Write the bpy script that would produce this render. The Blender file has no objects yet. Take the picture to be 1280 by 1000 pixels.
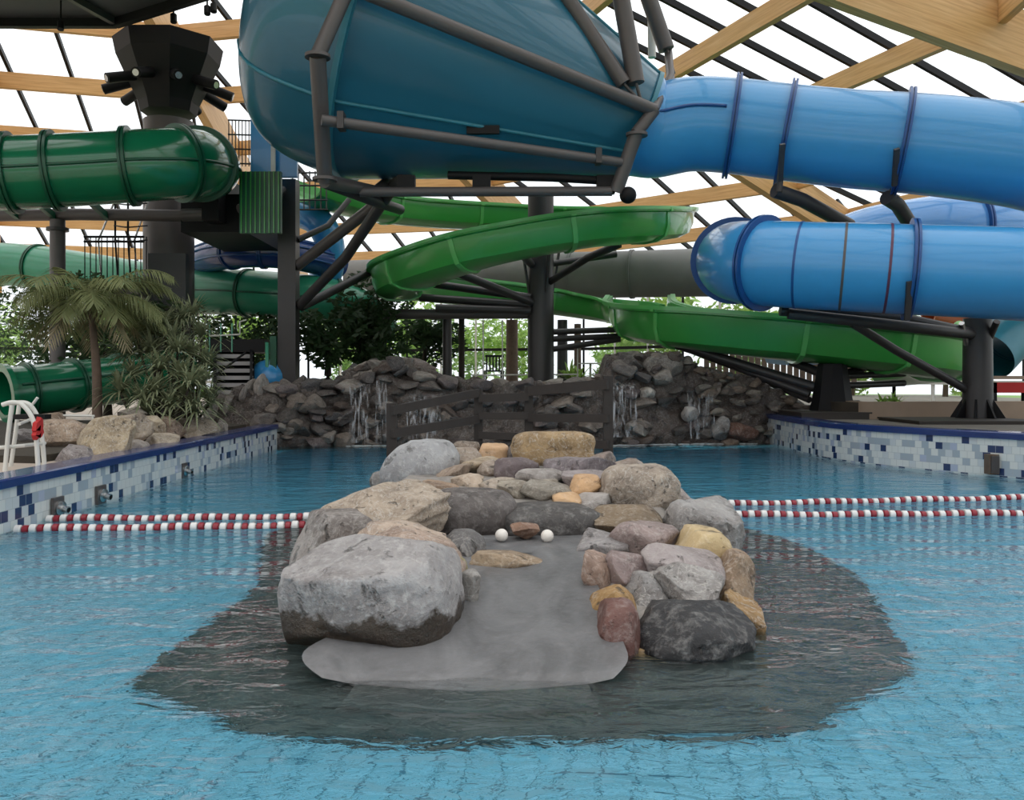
import bpy, math, random
from mathutils import Vector, Matrix, noise
PI = math.pi
random.seed(7)
SC = bpy.context.scene
COL = SC.collection
F, CH, HY = 1100.0, 1.35, 475.0          # focal length in pixels, eye height above the water, horizon row


def P(px, py, Y):
    """point of the place seen at (px, py) of the photograph, Y metres away"""
    return Vector(((px - 640) / F * Y, Y, CH - (py - HY) / F * Y))


# ------------------------------------------------------------------ node helpers
class NT:
    def __init__(s, name):
        s.m = bpy.data.materials.new(name); s.m.use_nodes = True
        s.t = s.m.node_tree; s.t.nodes.clear()
        s.out = s.t.nodes.new('ShaderNodeOutputMaterial')

    def n(s, kind, **kw):
        nd = s.t.nodes.new('ShaderNode' + kind)
        for k, v in kw.items():
            if k.startswith('i_'):
                key = k[2:].replace('_', ' ')
                nd.inputs[int(key) if key.isdigit() else key].default_value = v
            else:
                setattr(nd, k, v)
        return nd

    def l(s, a, b):
        s.t.links.new(a, b)

    def math(s, op, a, b=None):
        nd = s.n('Math', operation=op)
        for k, v in ((0, a), (1, b)):
            if v is None: continue
            if hasattr(v, 'links'): s.l(v, nd.inputs[k])
            else: nd.inputs[k].default_value = v
        return nd.outputs[0]

    def mix(s, fac, a, b, blend='MIX'):
        nd = s.n('Mix', data_type='RGBA', blend_type=blend)
        for k, v in ((0, fac), (6, a), (7, b)):
            if hasattr(v, 'links'): s.l(v, nd.inputs[k])
            else: nd.inputs[k].default_value = v if k == 0 else (*v[:3], 1)
        return nd.outputs[2]

    def ramp(s, fac, stops, interp='LINEAR'):
        nd = s.n('ValToRGB'); cr = nd.color_ramp; cr.interpolation = interp
        while len(cr.elements) < len(stops): cr.elements.new(.5)
        for e, (p, c) in zip(cr.elements, stops):
            e.position = p; e.color = (*c[:3], 1) if hasattr(c, '__len__') else (c, c, c, 1)
        s.l(fac, nd.inputs[0]); return nd.outputs[0]

    def noise(s, vec, scale, detail=4, rough=.55, dist=0):
        nd = s.n('TexNoise', i_Scale=scale, i_Detail=detail, i_Roughness=rough, i_Distortion=dist)
        if vec is not None: s.l(vec, nd.inputs['Vector'])
        return nd.outputs[0]

    def bump(s, h, strength=.3, dist=.02):
        nd = s.n('Bump', i_Strength=strength, i_Distance=dist); s.l(h, nd.inputs['Height']); return nd.outputs[0]

    def bsdf(s, color, rough=.5, normal=None, metal=0, coat=0, spec=.5):
        b = s.n('BsdfPrincipled')
        for k, v in (('Base Color', color), ('Roughness', rough), ('Metallic', metal), ('Coat Weight', coat), ('Specular IOR Level', spec), ('Normal', normal)):
            if v is None: continue
            if hasattr(v, 'links'): s.l(v, b.inputs[k])
            else: b.inputs[k].default_value = (*v[:3], 1) if hasattr(v, '__len__') else v
        s.l(b.outputs[0], s.out.inputs[0]); return b


def plain(name, c, rough=.5, metal=0, coat=0, var=.15, scale=3.0, bumpy=0, spec=.5):
    t = NT(name); co = t.n('TexCoord').outputs['Object']
    nz = t.noise(co, scale, 5)
    lo = tuple(x * (1 - var) for x in c); hi = tuple(min(1, x * (1 + var)) for x in c)
    col = t.mix(nz, lo, hi)
    nm = t.bump(t.noise(co, scale * 9, 4), .25, bumpy) if bumpy else None
    t.bsdf(col, rough, nm, metal, coat, spec); return t.m


M = {}
M['steel'] = plain('dark_painted_steel', (.035, .032, .033), .42, var=.2, spec=.5)
M['steel_brown'] = plain('brown_grey_steel', (.085, .075, .074), .4, var=.15)
M['black'] = plain('black_steel', (.008, .008, .009), .5, spec=.2)
M['charcoal'] = plain('charcoal_panel', (.03, .033, .036), .5)
M['teal'] = plain('teal_fibreglass', (.017, .128, .205), .3, coat=.35, var=.08, scale=.6)
M['teal_seam'] = plain('teal_seam', (.03, .19, .26), .35)
M['blue'] = plain('blue_fibreglass', (.045, .295, .63), .3, coat=.4, var=.06, scale=.8)
M['blue_rim'] = plain('blue_flange', (.012, .075, .26), .35)
M['sky_blue'] = plain('pale_blue_fibreglass', (.10, .32, .70), .2, coat=.5, var=.1)
M['navy'] = plain('navy_fibreglass', (.012, .05, .22), .25, coat=.4)
M['green'] = plain('leaf_green_fibreglass', (.045, .34, .060), .3, coat=.4, var=.1, scale=.7)
M['green_lip'] = plain('pale_green_lip', (.12, .50, .13), .3, coat=.3)
M['dkgreen'] = plain('bottle_green_fibreglass', (.006, .155, .070), .2, coat=.5, var=.08, scale=.8)
M['dkgreen_rim'] = plain('bottle_green_flange', (.004, .075, .038), .35)
M['mint'] = plain('mint_green_fibreglass', (.03, .26, .15), .3, coat=.3)
M['concrete_tube'] = plain('grey_matt_tube', (.20, .20, .195), .7, var=.25, scale=1.2)
M['white_rail'] = plain('white_rail', (.62, .62, .58), .3)
M['chrome'] = plain('brushed_metal', (.5, .5, .5), .25, metal=.9)
M['beige'] = plain('beige_tile_deck', (.52, .44, .37), .6, var=.12, scale=2)
M['terrace'] = plain('terrace_paving', (.16, .145, .12), .8, var=.3, scale=1.5, bumpy=.01)
M['planter'] = plain('beige_planter', (.30, .225, .165), .75, var=.15)
M['slab'] = plain('dark_brown_slab', (.030, .024, .019), .6)
M['coping'] = plain('navy_glazed_coping', (.013, .034, .15), .22, coat=.4, var=.15)
M['soil'] = plain('dark_soil', (.04, .032, .022), .9, var=.5, bumpy=.03)
M['lawn'] = plain('lawn_green', (.14, .26, .05), .9, var=.5, scale=2)
M['red_rope'] = plain('dark_red_float', (.25, .012, .025), .35)
M['white_rope'] = plain('white_float', (.72, .71, .70), .35)
M['maroon_ring'] = plain('maroon_ring', (.10, .03, .07), .4)
M['red'] = plain('red_cloth', (.42, .02, .02), .8)
M['orange'] = plain('orange_plastic', (.55, .11, .02), .4)
M['lime'] = plain('lime_plastic', (.35, .68, .28), .4)
M['ball'] = plain('cream_ball', (.75, .71, .66), .35)
M['trunk'] = plain('palm_bark', (.14, .10, .075), .9, var=.4, scale=12, bumpy=.02)
M['trunk_dark'] = plain('tree_bark', (.035, .028, .02), .9, var=.4, scale=8, bumpy=.02)
M['wood_dark'] = plain('dark_weathered_timber', (.026, .021, .019), .75, var=.35, scale=9, bumpy=.01)
M['blue_tarp'] = plain('pale_blue_plastic', (.35, .5, .75), .5)
M['blind'] = plain('grey_slats', (.34, .33, .33), .6)


def leafmat(name, c, c2):
    t = NT(name)
    oi = t.n('ObjectInfo').outputs['Random']
    co = t.n('TexCoord').outputs['Object']
    col = t.mix(t.noise(co, 5, 3), c, c2)
    d = t.n('BsdfDiffuse'); t.l(col, d.inputs[0])
    tr = t.n('BsdfTranslucent'); t.l(col, tr.inputs[0])
    g = t.n('BsdfGlossy', i_Roughness=.45); g.inputs[0].default_value = (.5, .5, .5, 1)
    m1 = t.n('MixShader', i_0=.3); t.l(d.outputs[0], m1.inputs[1]); t.l(tr.outputs[0], m1.inputs[2])
    m2 = t.n('MixShader', i_0=.06); t.l(m1.outputs[0], m2.inputs[1]); t.l(g.outputs[0], m2.inputs[2])
    t.l(m2.outputs[0], t.out.inputs[0]); return t.m


M['palm'] = leafmat('palm_leaf', (.13, .165, .06), (.28, .30, .14))
M['dry_palm'] = leafmat('dry_palm_leaf', (.20, .17, .09), (.36, .31, .19))
M['bush'] = leafmat('grey_green_leaf', (.16, .20, .10), (.38, .41, .26))
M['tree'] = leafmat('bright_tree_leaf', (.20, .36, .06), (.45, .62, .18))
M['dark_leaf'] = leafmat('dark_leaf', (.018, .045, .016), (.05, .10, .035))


def timber():
    t = NT('glulam_timber'); tc = t.n('TexCoord').outputs['UV']
    mp = t.n('Mapping'); mp.inputs['Scale'].default_value = (.35, 9, 1); t.l(tc, mp.inputs[0])
    g = t.noise(mp.outputs[0], 2.2, 6, .6, .4)
    col = t.ramp(g, [(.3, (.56, .30, .11)), (.55, (.72, .43, .18)), (.75, (.80, .53, .26))])
    t.bsdf(col, .55, None, coat=.1); return t.m


M['timber'] = timber()


def glass():
    t = NT('clear_glazing')
    tr = t.n('BsdfTransparent'); tr.inputs[0].default_value = (.95, .97, .97, 1)
    gl = t.n('BsdfGlossy', i_Roughness=.03)
    fr = t.n('Fresnel', i_IOR=1.45)
    f = t.math('MULTIPLY', fr.outputs[0], .6)
    mx = t.n('MixShader'); t.l(f, mx.inputs[0]); t.l(tr.outputs[0], mx.inputs[1]); t.l(gl.outputs[0], mx.inputs[2])
    t.l(mx.outputs[0], t.out.inputs[0]); return t.m


M['glass'] = glass()


def rockmat(name, stain=None, vein=0.25, scale=3.0, contrast=.55):
    """stone; its ground colour comes from each object's own colour"""
    t = NT(name); oi = t.n('ObjectInfo'); tc = t.n('TexCoord').outputs['Object']
    off = t.n('VectorMath', operation='ADD'); t.l(tc, off.inputs[0])
    cb = t.n('CombineXYZ'); r10 = t.math('MULTIPLY', oi.outputs['Random'], 37.0)
    for k in range(3): t.l(r10, cb.inputs[k])
    t.l(cb.outputs[0], off.inputs[1]); v = off.outputs[0]
    base = oi.outputs['Color']
    big = t.noise(v, scale, 6, .62, .6)
    fine = t.noise(v, scale * 9, 6, .7)
    dark = t.mix(1.0, base, (.34, .31, .30), 'MULTIPLY')
    lite = t.mix(.20, base, (.72, .70, .67))
    c1 = t.mix(t.ramp(big, [(.5 - contrast / 2.4, 0), (.62, 1)]), dark, base)
    c2 = t.mix(t.ramp(fine, [(.50, 0), (.68, .9)]), c1, lite)
    wv = t.noise(v, scale * .8, 3, .5, 3.5)
    line = t.ramp(t.math('ABSOLUTE', t.math('SUBTRACT', wv, .5)), [(0, vein), (.02, 0)])
    c3 = t.mix(line, c2, (.6, .57, .53))
    pit = t.ramp(t.noise(v, scale * 4, 5, .65, .4), [(.30, .75), (.40, 0)])
    c4 = t.mix(pit, c3, (.05, .045, .04))
    rough = .62
    if stain:                                     # damp, algae-dark band with a ragged edge low on the boulder
        z = t.n('SeparateXYZ'); t.l(tc, z.inputs[0])
        e = t.math('ADD', z.outputs[2], t.math('MULTIPLY', t.math('SUBTRACT', t.noise(v, 4.5, 5, .65), .5), .34))
        msk = t.ramp(e, [(0, 1), (.5, 1), (.53, 0), (1, 0)])
        # map e from metres to 0..1 around the stain height
        mr = t.n('MapRange', i_1=stain - .2, i_2=stain + .2); t.l(e, mr.inputs[0])
        msk = t.ramp(mr.outputs[0], [(.46, 1), (.54, 0)])
        c4 = t.mix(msk, c4, t.mix(t.noise(v, 6, 4), (.018, .015, .013), (.075, .052, .034)))
        rough = t.ramp(msk, [(0, .65), (1, .3)])
    h = t.math('ADD', t.math('MULTIPLY', big, .6), t.math('MULTIPLY', fine, .25))
    h = t.math('SUBTRACT', h, t.math('MULTIPLY', pit, .25))
    t.bsdf(c4, rough, t.bump(h, 1.0, .07)); return t.m


M['rock'] = rockmat('island_stone')
M['rock_stain'] = rockmat('boulder_with_waterline', stain=-.01, vein=.16, scale=2.4)
M['rock_layer'] = rockmat('layered_stone', vein=.6, scale=4.5)
M['rock_smooth'] = rockmat('smooth_stone', vein=.08, scale=1.6, contrast=.8)


def cement(name, c, rough, streak):
    t = NT(name); tc = t.n('TexCoord').outputs['Object']
    mp = t.n('Mapping'); mp.inputs['Scale'].default_value = (1, streak, 1); t.l(tc, mp.inputs[0])
    a = t.noise(mp.outputs[0], 3.0, 6, .6, .8); b = t.noise(tc, 26, 5, .6)
    col = t.mix(t.ramp(a, [(.3, 0), (.7, 1)]), tuple(x * .55 for x in c), tuple(x * 1.4 for x in c))
    col = t.mix(t.ramp(b, [(.5, 0), (.8, .35)]), col, tuple(x * 1.7 for x in c))
    t.bsdf(col, rough, t.bump(t.math('ADD', a, t.math('MULTIPLY', b, .3)), .35, .025)); return t.m


M['ramp'] = cement('wet_grey_cement', (.145, .145, .15), .36, .6)
M['mortar'] = cement('rough_mortar', (.27, .25, .23), .8, 1)
M['apron'] = cement('dark_submerged_cement', (.062, .072, .068), .7, 1)


def tiles_floor():
    t = NT('pool_floor_tiles'); tc = t.n('TexCoord').outputs['Object']
    mp = t.n('Mapping'); mp.inputs['Rotation'].default_value = (0, 0, .10); t.l(tc, mp.inputs[0])
    br = t.n('TexBrick', offset=0.0, squash=1.0)
    br.inputs['Color1'].default_value = (.28, .55, .70, 1); br.inputs['Color2'].default_value = (.31, .59, .74, 1)
    br.inputs['Mortar'].default_value = (.05, .17, .26, 1)
    for k, v in (('Scale', 1), ('Mortar Size', .0065), ('Mortar Smooth', .2), ('Brick Width', .125), ('Row Height', .125)): br.inputs[k].default_value = v
    t.l(mp.outputs[0], br.inputs['Vector'])
    col = t.mix(t.noise(tc, .9, 3), br.outputs[0], (.26, .52, .67), 'MIX')
    col = t.mix(.75, col, br.outputs[0])
    t.bsdf(col, .5); return t.m


M['pool_tiles'] = tiles_floor()


def tiles_wall():
    """running bond of mixed white, pale grey, lavender and navy tiles; u, v in metres"""
    t = NT('mixed_mosaic_tiles'); uv = t.n('TexCoord').outputs['UV']
    sp = t.n('SeparateXYZ'); t.l(uv, sp.inputs[0])
    W, H = .112, .104
    row = t.math('FLOOR', t.math('DIVIDE', sp.outputs[1], H))
    sh = t.math('MULTIPLY', t.math('MODULO', t.math('MULTIPLY', row, 0.37), 1.0), 1.0)
    uu = t.math('ADD', t.math('DIVIDE', sp.outputs[0], W), sh)
    col = t.math('FLOOR', uu)
    cb = t.n('CombineXYZ'); t.l(col, cb.inputs[0]); t.l(row, cb.inputs[1])
    wn = t.n('TexWhiteNoise', noise_dimensions='2D'); t.l(cb.outputs[0], wn.inputs[0])
    c = t.ramp(wn.outputs[0], [(0, (.66, .69, .68)), (.50, (.56, .61, .64)), (.66, (.36, .42, .48)), (.82, (.40, .45, .58)), (.87, (.020, .038, .115))], 'CONSTANT')
    fu = t.math('FRACT', uu); fv = t.math('FRACT', t.math('DIVIDE', sp.outputs[1], H))
    g = t.math('MAXIMUM', t.math('GREATER_THAN', t.math('ABSOLUTE', t.math('SUBTRACT', fu, .5)), .47), t.math('GREATER_THAN', t.math('ABSOLUTE', t.math('SUBTRACT', fv, .5)), .47))
    c = t.mix(t.math('MULTIPLY', g, .6), c, (.38, .42, .44))
    t.bsdf(c, .2, None, coat=.2); return t.m


M['mosaic'] = tiles_wall()


def water():
    t = NT('pool_water'); tc = t.n('TexCoord').outputs['Object']
    mp = t.n('Mapping'); mp.inputs['Scale'].default_value = (.75, 1.25, 1); t.l(tc, mp.inputs[0])
    a = t.noise(mp.outputs[0], 3.2, 3, .5, .7); b = t.noise(mp.outputs[0], 11.0, 3, .55, 1.1); c = t.noise(mp.outputs[0], 1.1, 2, .5, .3)
    h = t.math('ADD', t.math('ADD', t.math('MULTIPLY', a, .9), t.math('MULTIPLY', b, .16)), t.math('MULTIPLY', c, 1.2))
    nm = t.bump(h, 1.0, .078)
    g = t.n('BsdfGlass', i_Roughness=0.0, i_IOR=1.33); g.inputs[0].default_value = (1, 1, 1, 1); t.l(nm, g.inputs['Normal'])
    t.l(g.outputs[0], t.out.inputs[0])
    va = t.n('VolumeAbsorption', i_Density=1.0); va.inputs[0].default_value = (.08, .76, .86, 1)
    t.l(va.outputs[0], t.out.inputs['Volume']); return t.m


M['water'] = water()


def fallmat():
    t = NT('falling_water'); tc = t.n('TexCoord').outputs['Object']
    mp = t.n('Mapping'); mp.inputs['Scale'].default_value = (9, 9, .9); t.l(tc, mp.inputs[0])
    a = t.ramp(t.noise(mp.outputs[0], 2.5, 4, .6, .5), [(.48, 0), (.66, .6)])
    d = t.n('BsdfPrincipled', i_Roughness=.25); d.inputs['Base Color'].default_value = (.62, .63, .65, 1)
    tr = t.n('BsdfTransparent')
    mx = t.n('MixShader'); t.l(a, mx.inputs[0]); t.l(tr.outputs[0], mx.inputs[1]); t.l(d.outputs[0], mx.inputs[2])
    t.l(mx.outputs[0], t.out.inputs[0]); return t.m


M['fall'] = fallmat()
M['foam'] = plain('white_foam', (.62, .68, .70), .5, var=.2, scale=20, bumpy=.02)


# ------------------------------------------------------------------ mesh helpers
def spline(pts, n=8):
    """Catmull-Rom through points"""
    pts = [Vector(p) for p in pts]
    if len(pts) < 3: return pts
    ext = [pts[0] * 2 - pts[1]] + pts + [pts[-1] * 2 - pts[-2]]
    out = []
    for i in range(1, len(ext) - 2):
        p0, p1, p2, p3 = ext[i - 1:i + 3]
        for k in range(n):
            t = k / n
            out.append(.5 * ((2 * p1) + (p2 - p0) * t + (2 * p0 - 5 * p1 + 4 * p2 - p3) * t * t + (3 * p1 - p0 - 3 * p2 + p3) * t ** 3))
    out.append(pts[-1]); return out


class MB:
    def __init__(s): s.v = []; s.f = []; s.uv = None

    def add(s, vs, fs):
        b = len(s.v); s.v += [Vector(v) for v in vs]; s.f += [tuple(i + b for i in f) for f in fs]; return s

    def box(s, lo, hi, mat=None):
        x0, y0, z0 = lo; x1, y1, z1 = hi
        vs = [Vector(p) for p in ((x0, y0, z0), (x1, y0, z0), (x1, y1, z0), (x0, y1, z0), (x0, y0, z1), (x1, y0, z1), (x1, y1, z1), (x0, y1, z1))]
        if mat: vs = [mat @ v for v in vs]
        return s.add(vs, [(3, 2, 1, 0), (4, 5, 6, 7), (0, 1, 5, 4), (1, 2, 6, 5), (2, 3, 7, 6), (3, 0, 4, 7)])

    def beam(s, a, b, w, d, up=Vector((0, 0, 1))):
        """rectangular bar from a to b, w wide, d deep"""
        a, b = Vector(a), Vector(b); t = (b - a).normalized(); side = t.cross(up)
        side = side.normalized() if side.length > 1e-4 else Vector((1, 0, 0)); u = side.cross(t)
        vs = [p + side * (sx * w / 2) + u * (sz * d / 2) for p in (a, b) for sx, sz in ((-1, -1), (1, -1), (1, 1), (-1, 1))]
        return s.add(vs, [(0, 1, 2, 3), (7, 6, 5, 4), (0, 4, 5, 1), (1, 5, 6, 2), (2, 6, 7, 3), (3, 7, 4, 0)])

    def sweep(s, path, prof, closed=True, scale=None, caps=True, up=Vector((0, 0, 1))):
        """prof: list of (side, up) pairs"""
        n, m = len(path), len(prof); vs = []; fs = []
        for i, p in enumerate(path):
            t = (path[min(i + 1, n - 1)] - path[max(i - 1, 0)]).normalized()
            side = t.cross(up)
            side = side.normalized() if side.length > 1e-3 else Vector((1, 0, 0)); u = side.cross(t)
            k = scale(i / (n - 1)) if scale else 1
            vs += [p + side * (a * k) + u * (b * k) for a, b in prof]
        for i in range(n - 1):
            for j in range(m if closed else m - 1):
                j2 = (j + 1) % m
                fs.append((i * m + j, i * m + j2, (i + 1) * m + j2, (i + 1) * m + j))
        if caps and closed:
            fs.append(tuple(range(m - 1, -1, -1))); fs.append(tuple(range((n - 1) * m, n * m)))
        return s.add(vs, fs)

    def tube(s, path, r, seg=12, scale=None, caps=True):
        path = [Vector(p) for p in path]
        return s.sweep(path, [(r * math.cos(2 * PI * k / seg), r * math.sin(2 * PI * k / seg)) for k in range(seg)], True, scale, caps)

    def lathe(s, C, d, prof, seg=64, up=Vector((0, 0, 1))):
        """prof: (distance along d, radius)"""
        C, d = Vector(C), Vector(d).normalized(); u = d.cross(up)
        u = u.normalized() if u.length > 1e-3 else Vector((1, 0, 0)); w = u.cross(d); vs = []; fs = []
        for t, r in prof:
            vs += [C + d * t + (u * math.cos(2 * PI * k / seg) + w * math.sin(2 * PI * k / seg)) * r for k in range(seg)]
        for i in range(len(prof) - 1):
            for k in range(seg):
                k2 = (k + 1) % seg; fs.append((i * seg + k, i * seg + k2, (i + 1) * seg + k2, (i + 1) * seg + k))
        return s.add(vs, fs)

    def prism(s, poly, z0, z1):
        n = len(poly)
        vs = [Vector((x, y, z0)) for x, y in poly] + [Vector((x, y, z1)) for x, y in poly]
        return s.add(vs, [tuple(range(n - 1, -1, -1)), tuple(range(n, 2 * n))] + [(i, (i + 1) % n, n + (i + 1) % n, n + i) for i in range(n)])

    def build(s, name, mat, parent=None, smooth=None, origin=None, uv=None):
        if origin is not None:
            o0 = Vector(origin); vs = [v - o0 for v in s.v]
        else: vs = s.v
        me = bpy.data.meshes.new(name); me.from_pydata([tuple(v) for v in vs], [], s.f); me.update()
        if smooth is not None:
            me.shade_smooth()
            if smooth < 180: me.set_sharp_from_angle(angle=math.radians(smooth))
        if uv:
            lay = me.uv_layers.new(name='UVMap')
            for lp in me.loops: lay.data[lp.index].uv = uv(me.vertices[lp.vertex_index].index)
        me.materials.append(mat)
        o = bpy.data.objects.new(name, me); COL.objects.link(o)
        if origin is not None: o.location = Vector(origin)
        if parent:
            o.parent = parent; q = parent
            while q: o.location = o.location - q.location; q = q.parent
        return o


def tag(o, label=None, cat=None, group=None, kind=None):
    if label: o['label'] = label
    if cat: o['category'] = cat
    if group: o['group'] = group
    if kind: o['kind'] = kind
    return o


def thing(name, label, cat, loc=(0, 0, 0), group=None, kind=None):
    o = bpy.data.objects.new(name, None); COL.objects.link(o); o.location = Vector(loc); o.empty_display_size = .2
    return tag(o, label, cat, group, kind)


def dup(root, loc=None, rotz=None, label=None, group=None, scale=None):
    r = root.copy(); COL.objects.link(r)
    if loc is not None: r.location = Vector(loc)
    if rotz is not None: r.rotation_euler = (0, 0, rotz)
    if scale is not None: r.scale = (scale,) * 3
    if label: r['label'] = label
    if group: r['group'] = group
    for ch in list(root.children):
        c = ch.copy(); COL.objects.link(c); c.parent = r
        for g in list(ch.children):
            d = g.copy(); COL.objects.link(d); d.parent = c
    return r


# ------------------------------------------------------------------ camera, sky, exposure
cam = bpy.data.cameras.new('camera'); cam.sensor_fit = 'HORIZONTAL'; cam.sensor_width = 36; cam.lens = 36 * F / 1280
cam.shift_y = -(500 - HY) / 1280; cam.clip_end = 400
co = bpy.data.objects.new('camera', cam); COL.objects.link(co); co.location = (0, 0, CH); co.rotation_euler = (PI / 2, 0, 0)
SC.camera = co
SC.view_settings.view_transform = 'Standard'; SC.view_settings.look = 'None'; SC.view_settings.gamma = 1
SC.view_settings.exposure = 0.0
SC.cycles.use_denoising = True
SC.cycles.max_bounces = 8; SC.cycles.transparent_max_bounces = 24; SC.cycles.diffuse_bounces = 4; SC.cycles.glossy_bounces = 4
SC.cycles.sample_clamp_indirect = 6; SC.cycles.caustics_reflective = False; SC.cycles.caustics_refractive = True
w = bpy.data.worlds.new('overcast_sky'); SC.world = w; w.use_nodes = True
nt = w.node_tree; bg = nt.nodes['Background']
tc = nt.nodes.new('ShaderNodeTexCoord'); sx = nt.nodes.new('ShaderNodeSeparateXYZ'); rp = nt.nodes.new('ShaderNodeValToRGB')
nt.links.new(tc.outputs['Generated'], sx.inputs[0]); nt.links.new(sx.outputs[2], rp.inputs[0])
rp.color_ramp.elements[0].position = 0; rp.color_ramp.elements[0].color = (.58, .60, .63, 1)
rp.color_ramp.elements[1].position = .9; rp.color_ramp.elements[1].color = (1, 1, 1, 1)
nt.links.new(rp.outputs[0], bg.inputs[0]); bg.inputs[1].default_value = 2.1

# ------------------------------------------------------------------ the roof: thirteen-sided glazed tent on glulam rafters
XC, YC, ZA, KS, TA, NF = -10.165, 16.15, 15.227, .281, -.024, 13
DT = 2 * PI / NF
RE = 31.0


def rn(j, r, dz=0):
    a = TA + j * DT
    return Vector((XC + r * math.sin(a), YC + r * math.cos(a), ZA - KS * r + dz))


def fp(j, rho, s, dz=0):
    """point on facet j: rho out from the axis, s along the purlins"""
    a = TA + (j + .5) * DT; ad = Vector((math.sin(a), math.cos(a), 0)); td = Vector((math.cos(a), -math.sin(a), 0))
    return Vector((XC, YC, ZA - KS * rho / math.cos(DT / 2) + dz)) + ad * rho + td * s


def beam_uv(o, scale=1.0):
    me = o.data; a, b = Vector(me.vertices[0].co), Vector(me.vertices[4].co); d = (b - a).normalized()
    lay = me.uv_layers.new(name='UVMap')
    for p in me.polygons:
        nrm = p.normal; e = d.cross(nrm)
        for li in p.loop_indices:
            v = Vector(me.vertices[me.loops[li].vertex_index].co)
            lay.data[li].uv = (v.dot(d), v.dot(e) if e.length > .1 else v.x)


ceiling = thing('ceiling', None, None, (XC, YC, 0), kind='structure')
PR = [5.5, 8.3, 11.2, 14.4, 17.7, 21.0, 24.8, 27.9]
for j in range(-6, 7):
    o = MB().beam(rn(j, 2.0, -.45), rn(j, RE, -.45), .30, 1.25).build('rafter', M['timber'], ceiling, None, (XC, YC, 0)); beam_uv(o)
    for r in PR:
        o = MB().beam(rn(j, r), rn(j + 1, r), .20, .52, fp(j, 10, 0) - fp(j, 10, 0) + Vector((0, 0, 1))).build('purlin', M['timber'], ceiling, None, (XC, YC, 0)); beam_uv(o)
    g = MB().add([rn(j, .5, .52), rn(j, RE, .52), rn(j + 1, RE, .52)], [(0, 1, 2)]).build('glass_pane', M['glass'], ceiling, None, (XC, YC, 0))
nb = 0
for j in (-2, -1, 0, 1, 2, 3, 4):
    for i in (range(-6, 6) if j >= 2 else range(-4, 4)):
        sp_ = 1.3 if j >= 2 else 1.85; s = (i + .5) * sp_; rmax = RE * math.cos(DT / 2); rmin = max(4.2, abs(s) / math.tan(DT / 2) + .3)
        if rmin < rmax - 1:
            MB().beam(fp(j, rmin, s, .38), fp(j, rmax, s, .38), .10, .17).build('glazing_bar', M['black'], ceiling, None, (XC, YC, 0)); nb += 1
# facade under the eaves
wn = 0
for j in range(-3, 6):
    wn += 1
    a, b = rn(j, RE), rn(j + 1, RE)
    wd = thing('window_%d' % wn, None, None, ((a.x + b.x) / 2, (a.y + b.y) / 2, 0), kind='structure')
    og = wd.location
    MB().add([Vector((a.x, a.y, 0)), Vector((b.x, b.y, 0)), Vector((b.x, b.y, a.z)), Vector((a.x, a.y, a.z))], [(0, 1, 2, 3)]).build('pane', M['glass'], wd, None, og)
    for z in (a.z - .1, 2.9, 1.25):
        MB().beam((a.x, a.y, z), (b.x, b.y, z), .12, .14).build('transom', M['black'] if z > 2 else M['white_rail'], wd, None, og)
    for k in range(0, 9):
        p = a.lerp(b, k / 8)
        MB().beam((p.x, p.y, 0), (p.x, p.y, a.z), .09, .12, Vector((0, 1, 0))).build('mullion', M['black'] if k % 3 == 0 else M['white_rail'], wd, None, og)

# ------------------------------------------------------------------ pool, decks, ground
LW = [(-4.40, -4), (-4.42, 3), (-4.50, 9), (-4.62, 17.3)]
RW = [(5.62, 20.6), (5.50, 18), (5.42, 16.2), (5.52, 15.0), (5.9, 13.9), (6.45, 12.95), (7.0, 12.1), (8.2, 10.2), (9.6, 7.6), (10.5, 4), (10.8, -4)]


def wall_strip(name, pts, z0, z1, out, mat, thick=.25):
    """upright strip, uv in metres"""
    path = spline([Vector((x, y, 0)) for x, y in pts], 6); mb = MB(); us = [0]
    for i in range(1, len(path)): us.append(us[-1] + (path[i] - path[i - 1]).length)
    uvs = []
    for i, p in enumerate(path):
        t = (path[min(i + 1, len(path) - 1)] - path[max(i - 1, 0)]).normalized(); nrm = Vector((t.y, -t.x, 0)) * out
        for q, z, u in ((p, z0, 0), (p, z1, 0), (p + nrm * thick, z1, 0), (p + nrm * thick, z0, 0)):
            mb.v.append(Vector((q.x, q.y, z))); uvs.append((us[i], z - z1 + 5.2))
    for i in range(len(path) - 1):
        for k in range(3): mb.f.append((i * 4 + k, i * 4 + k + 1, i * 4 + 5 + k, i * 4 + 4 + k))
    return mb.build(name, mat, None, None, None, uv=lambda i: uvs[i])


wl = tag(wall_strip('wall_left', LW, -1.7, .40, -1, M['mosaic']), kind='structure')
wr = tag(wall_strip('wall_right', RW, -1.7, .53, -1, M['mosaic']), kind='structure')
cp = [(-.03, 0), (-.03, .07), (-.015, .085), (.32, .085), (.33, 0)]
lw3 = spline([Vector((x, y, .395)) for x, y in LW], 6)
tag(MB().sweep(lw3, [(-a, b) for a, b in cp]).build('trim_1', M['coping']), kind='structure')
rw3 = spline([Vector((x, y, .525)) for x, y in RW], 6)
tag(MB().sweep(rw3, [(-a, b * 1.15) for a, b in cp]).build('trim_2', M['coping']), kind='structure')
# pool bottom
mb = MB(); ny = 14
ys = [-4 + 23.6 * i / (ny - 1) for i in range(ny)]
for y in ys:
    z = -.30 if y < 7 else -.30 - (y - 7) * .075
    mb.v += [Vector((-4.7, y, z)), Vector((11.2, y, z))]
mb.f = [(2 * i, 2 * i + 1, 2 * i + 3, 2 * i + 2) for i in range(ny - 1)]
tag(mb.build('floor_pool', M['pool_tiles']), kind='structure')
tag(MB().box((-4.72, .35, -2.4), (11.4, 19.6, 0)).build('pool_water', M['water']), kind='structure')
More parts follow.
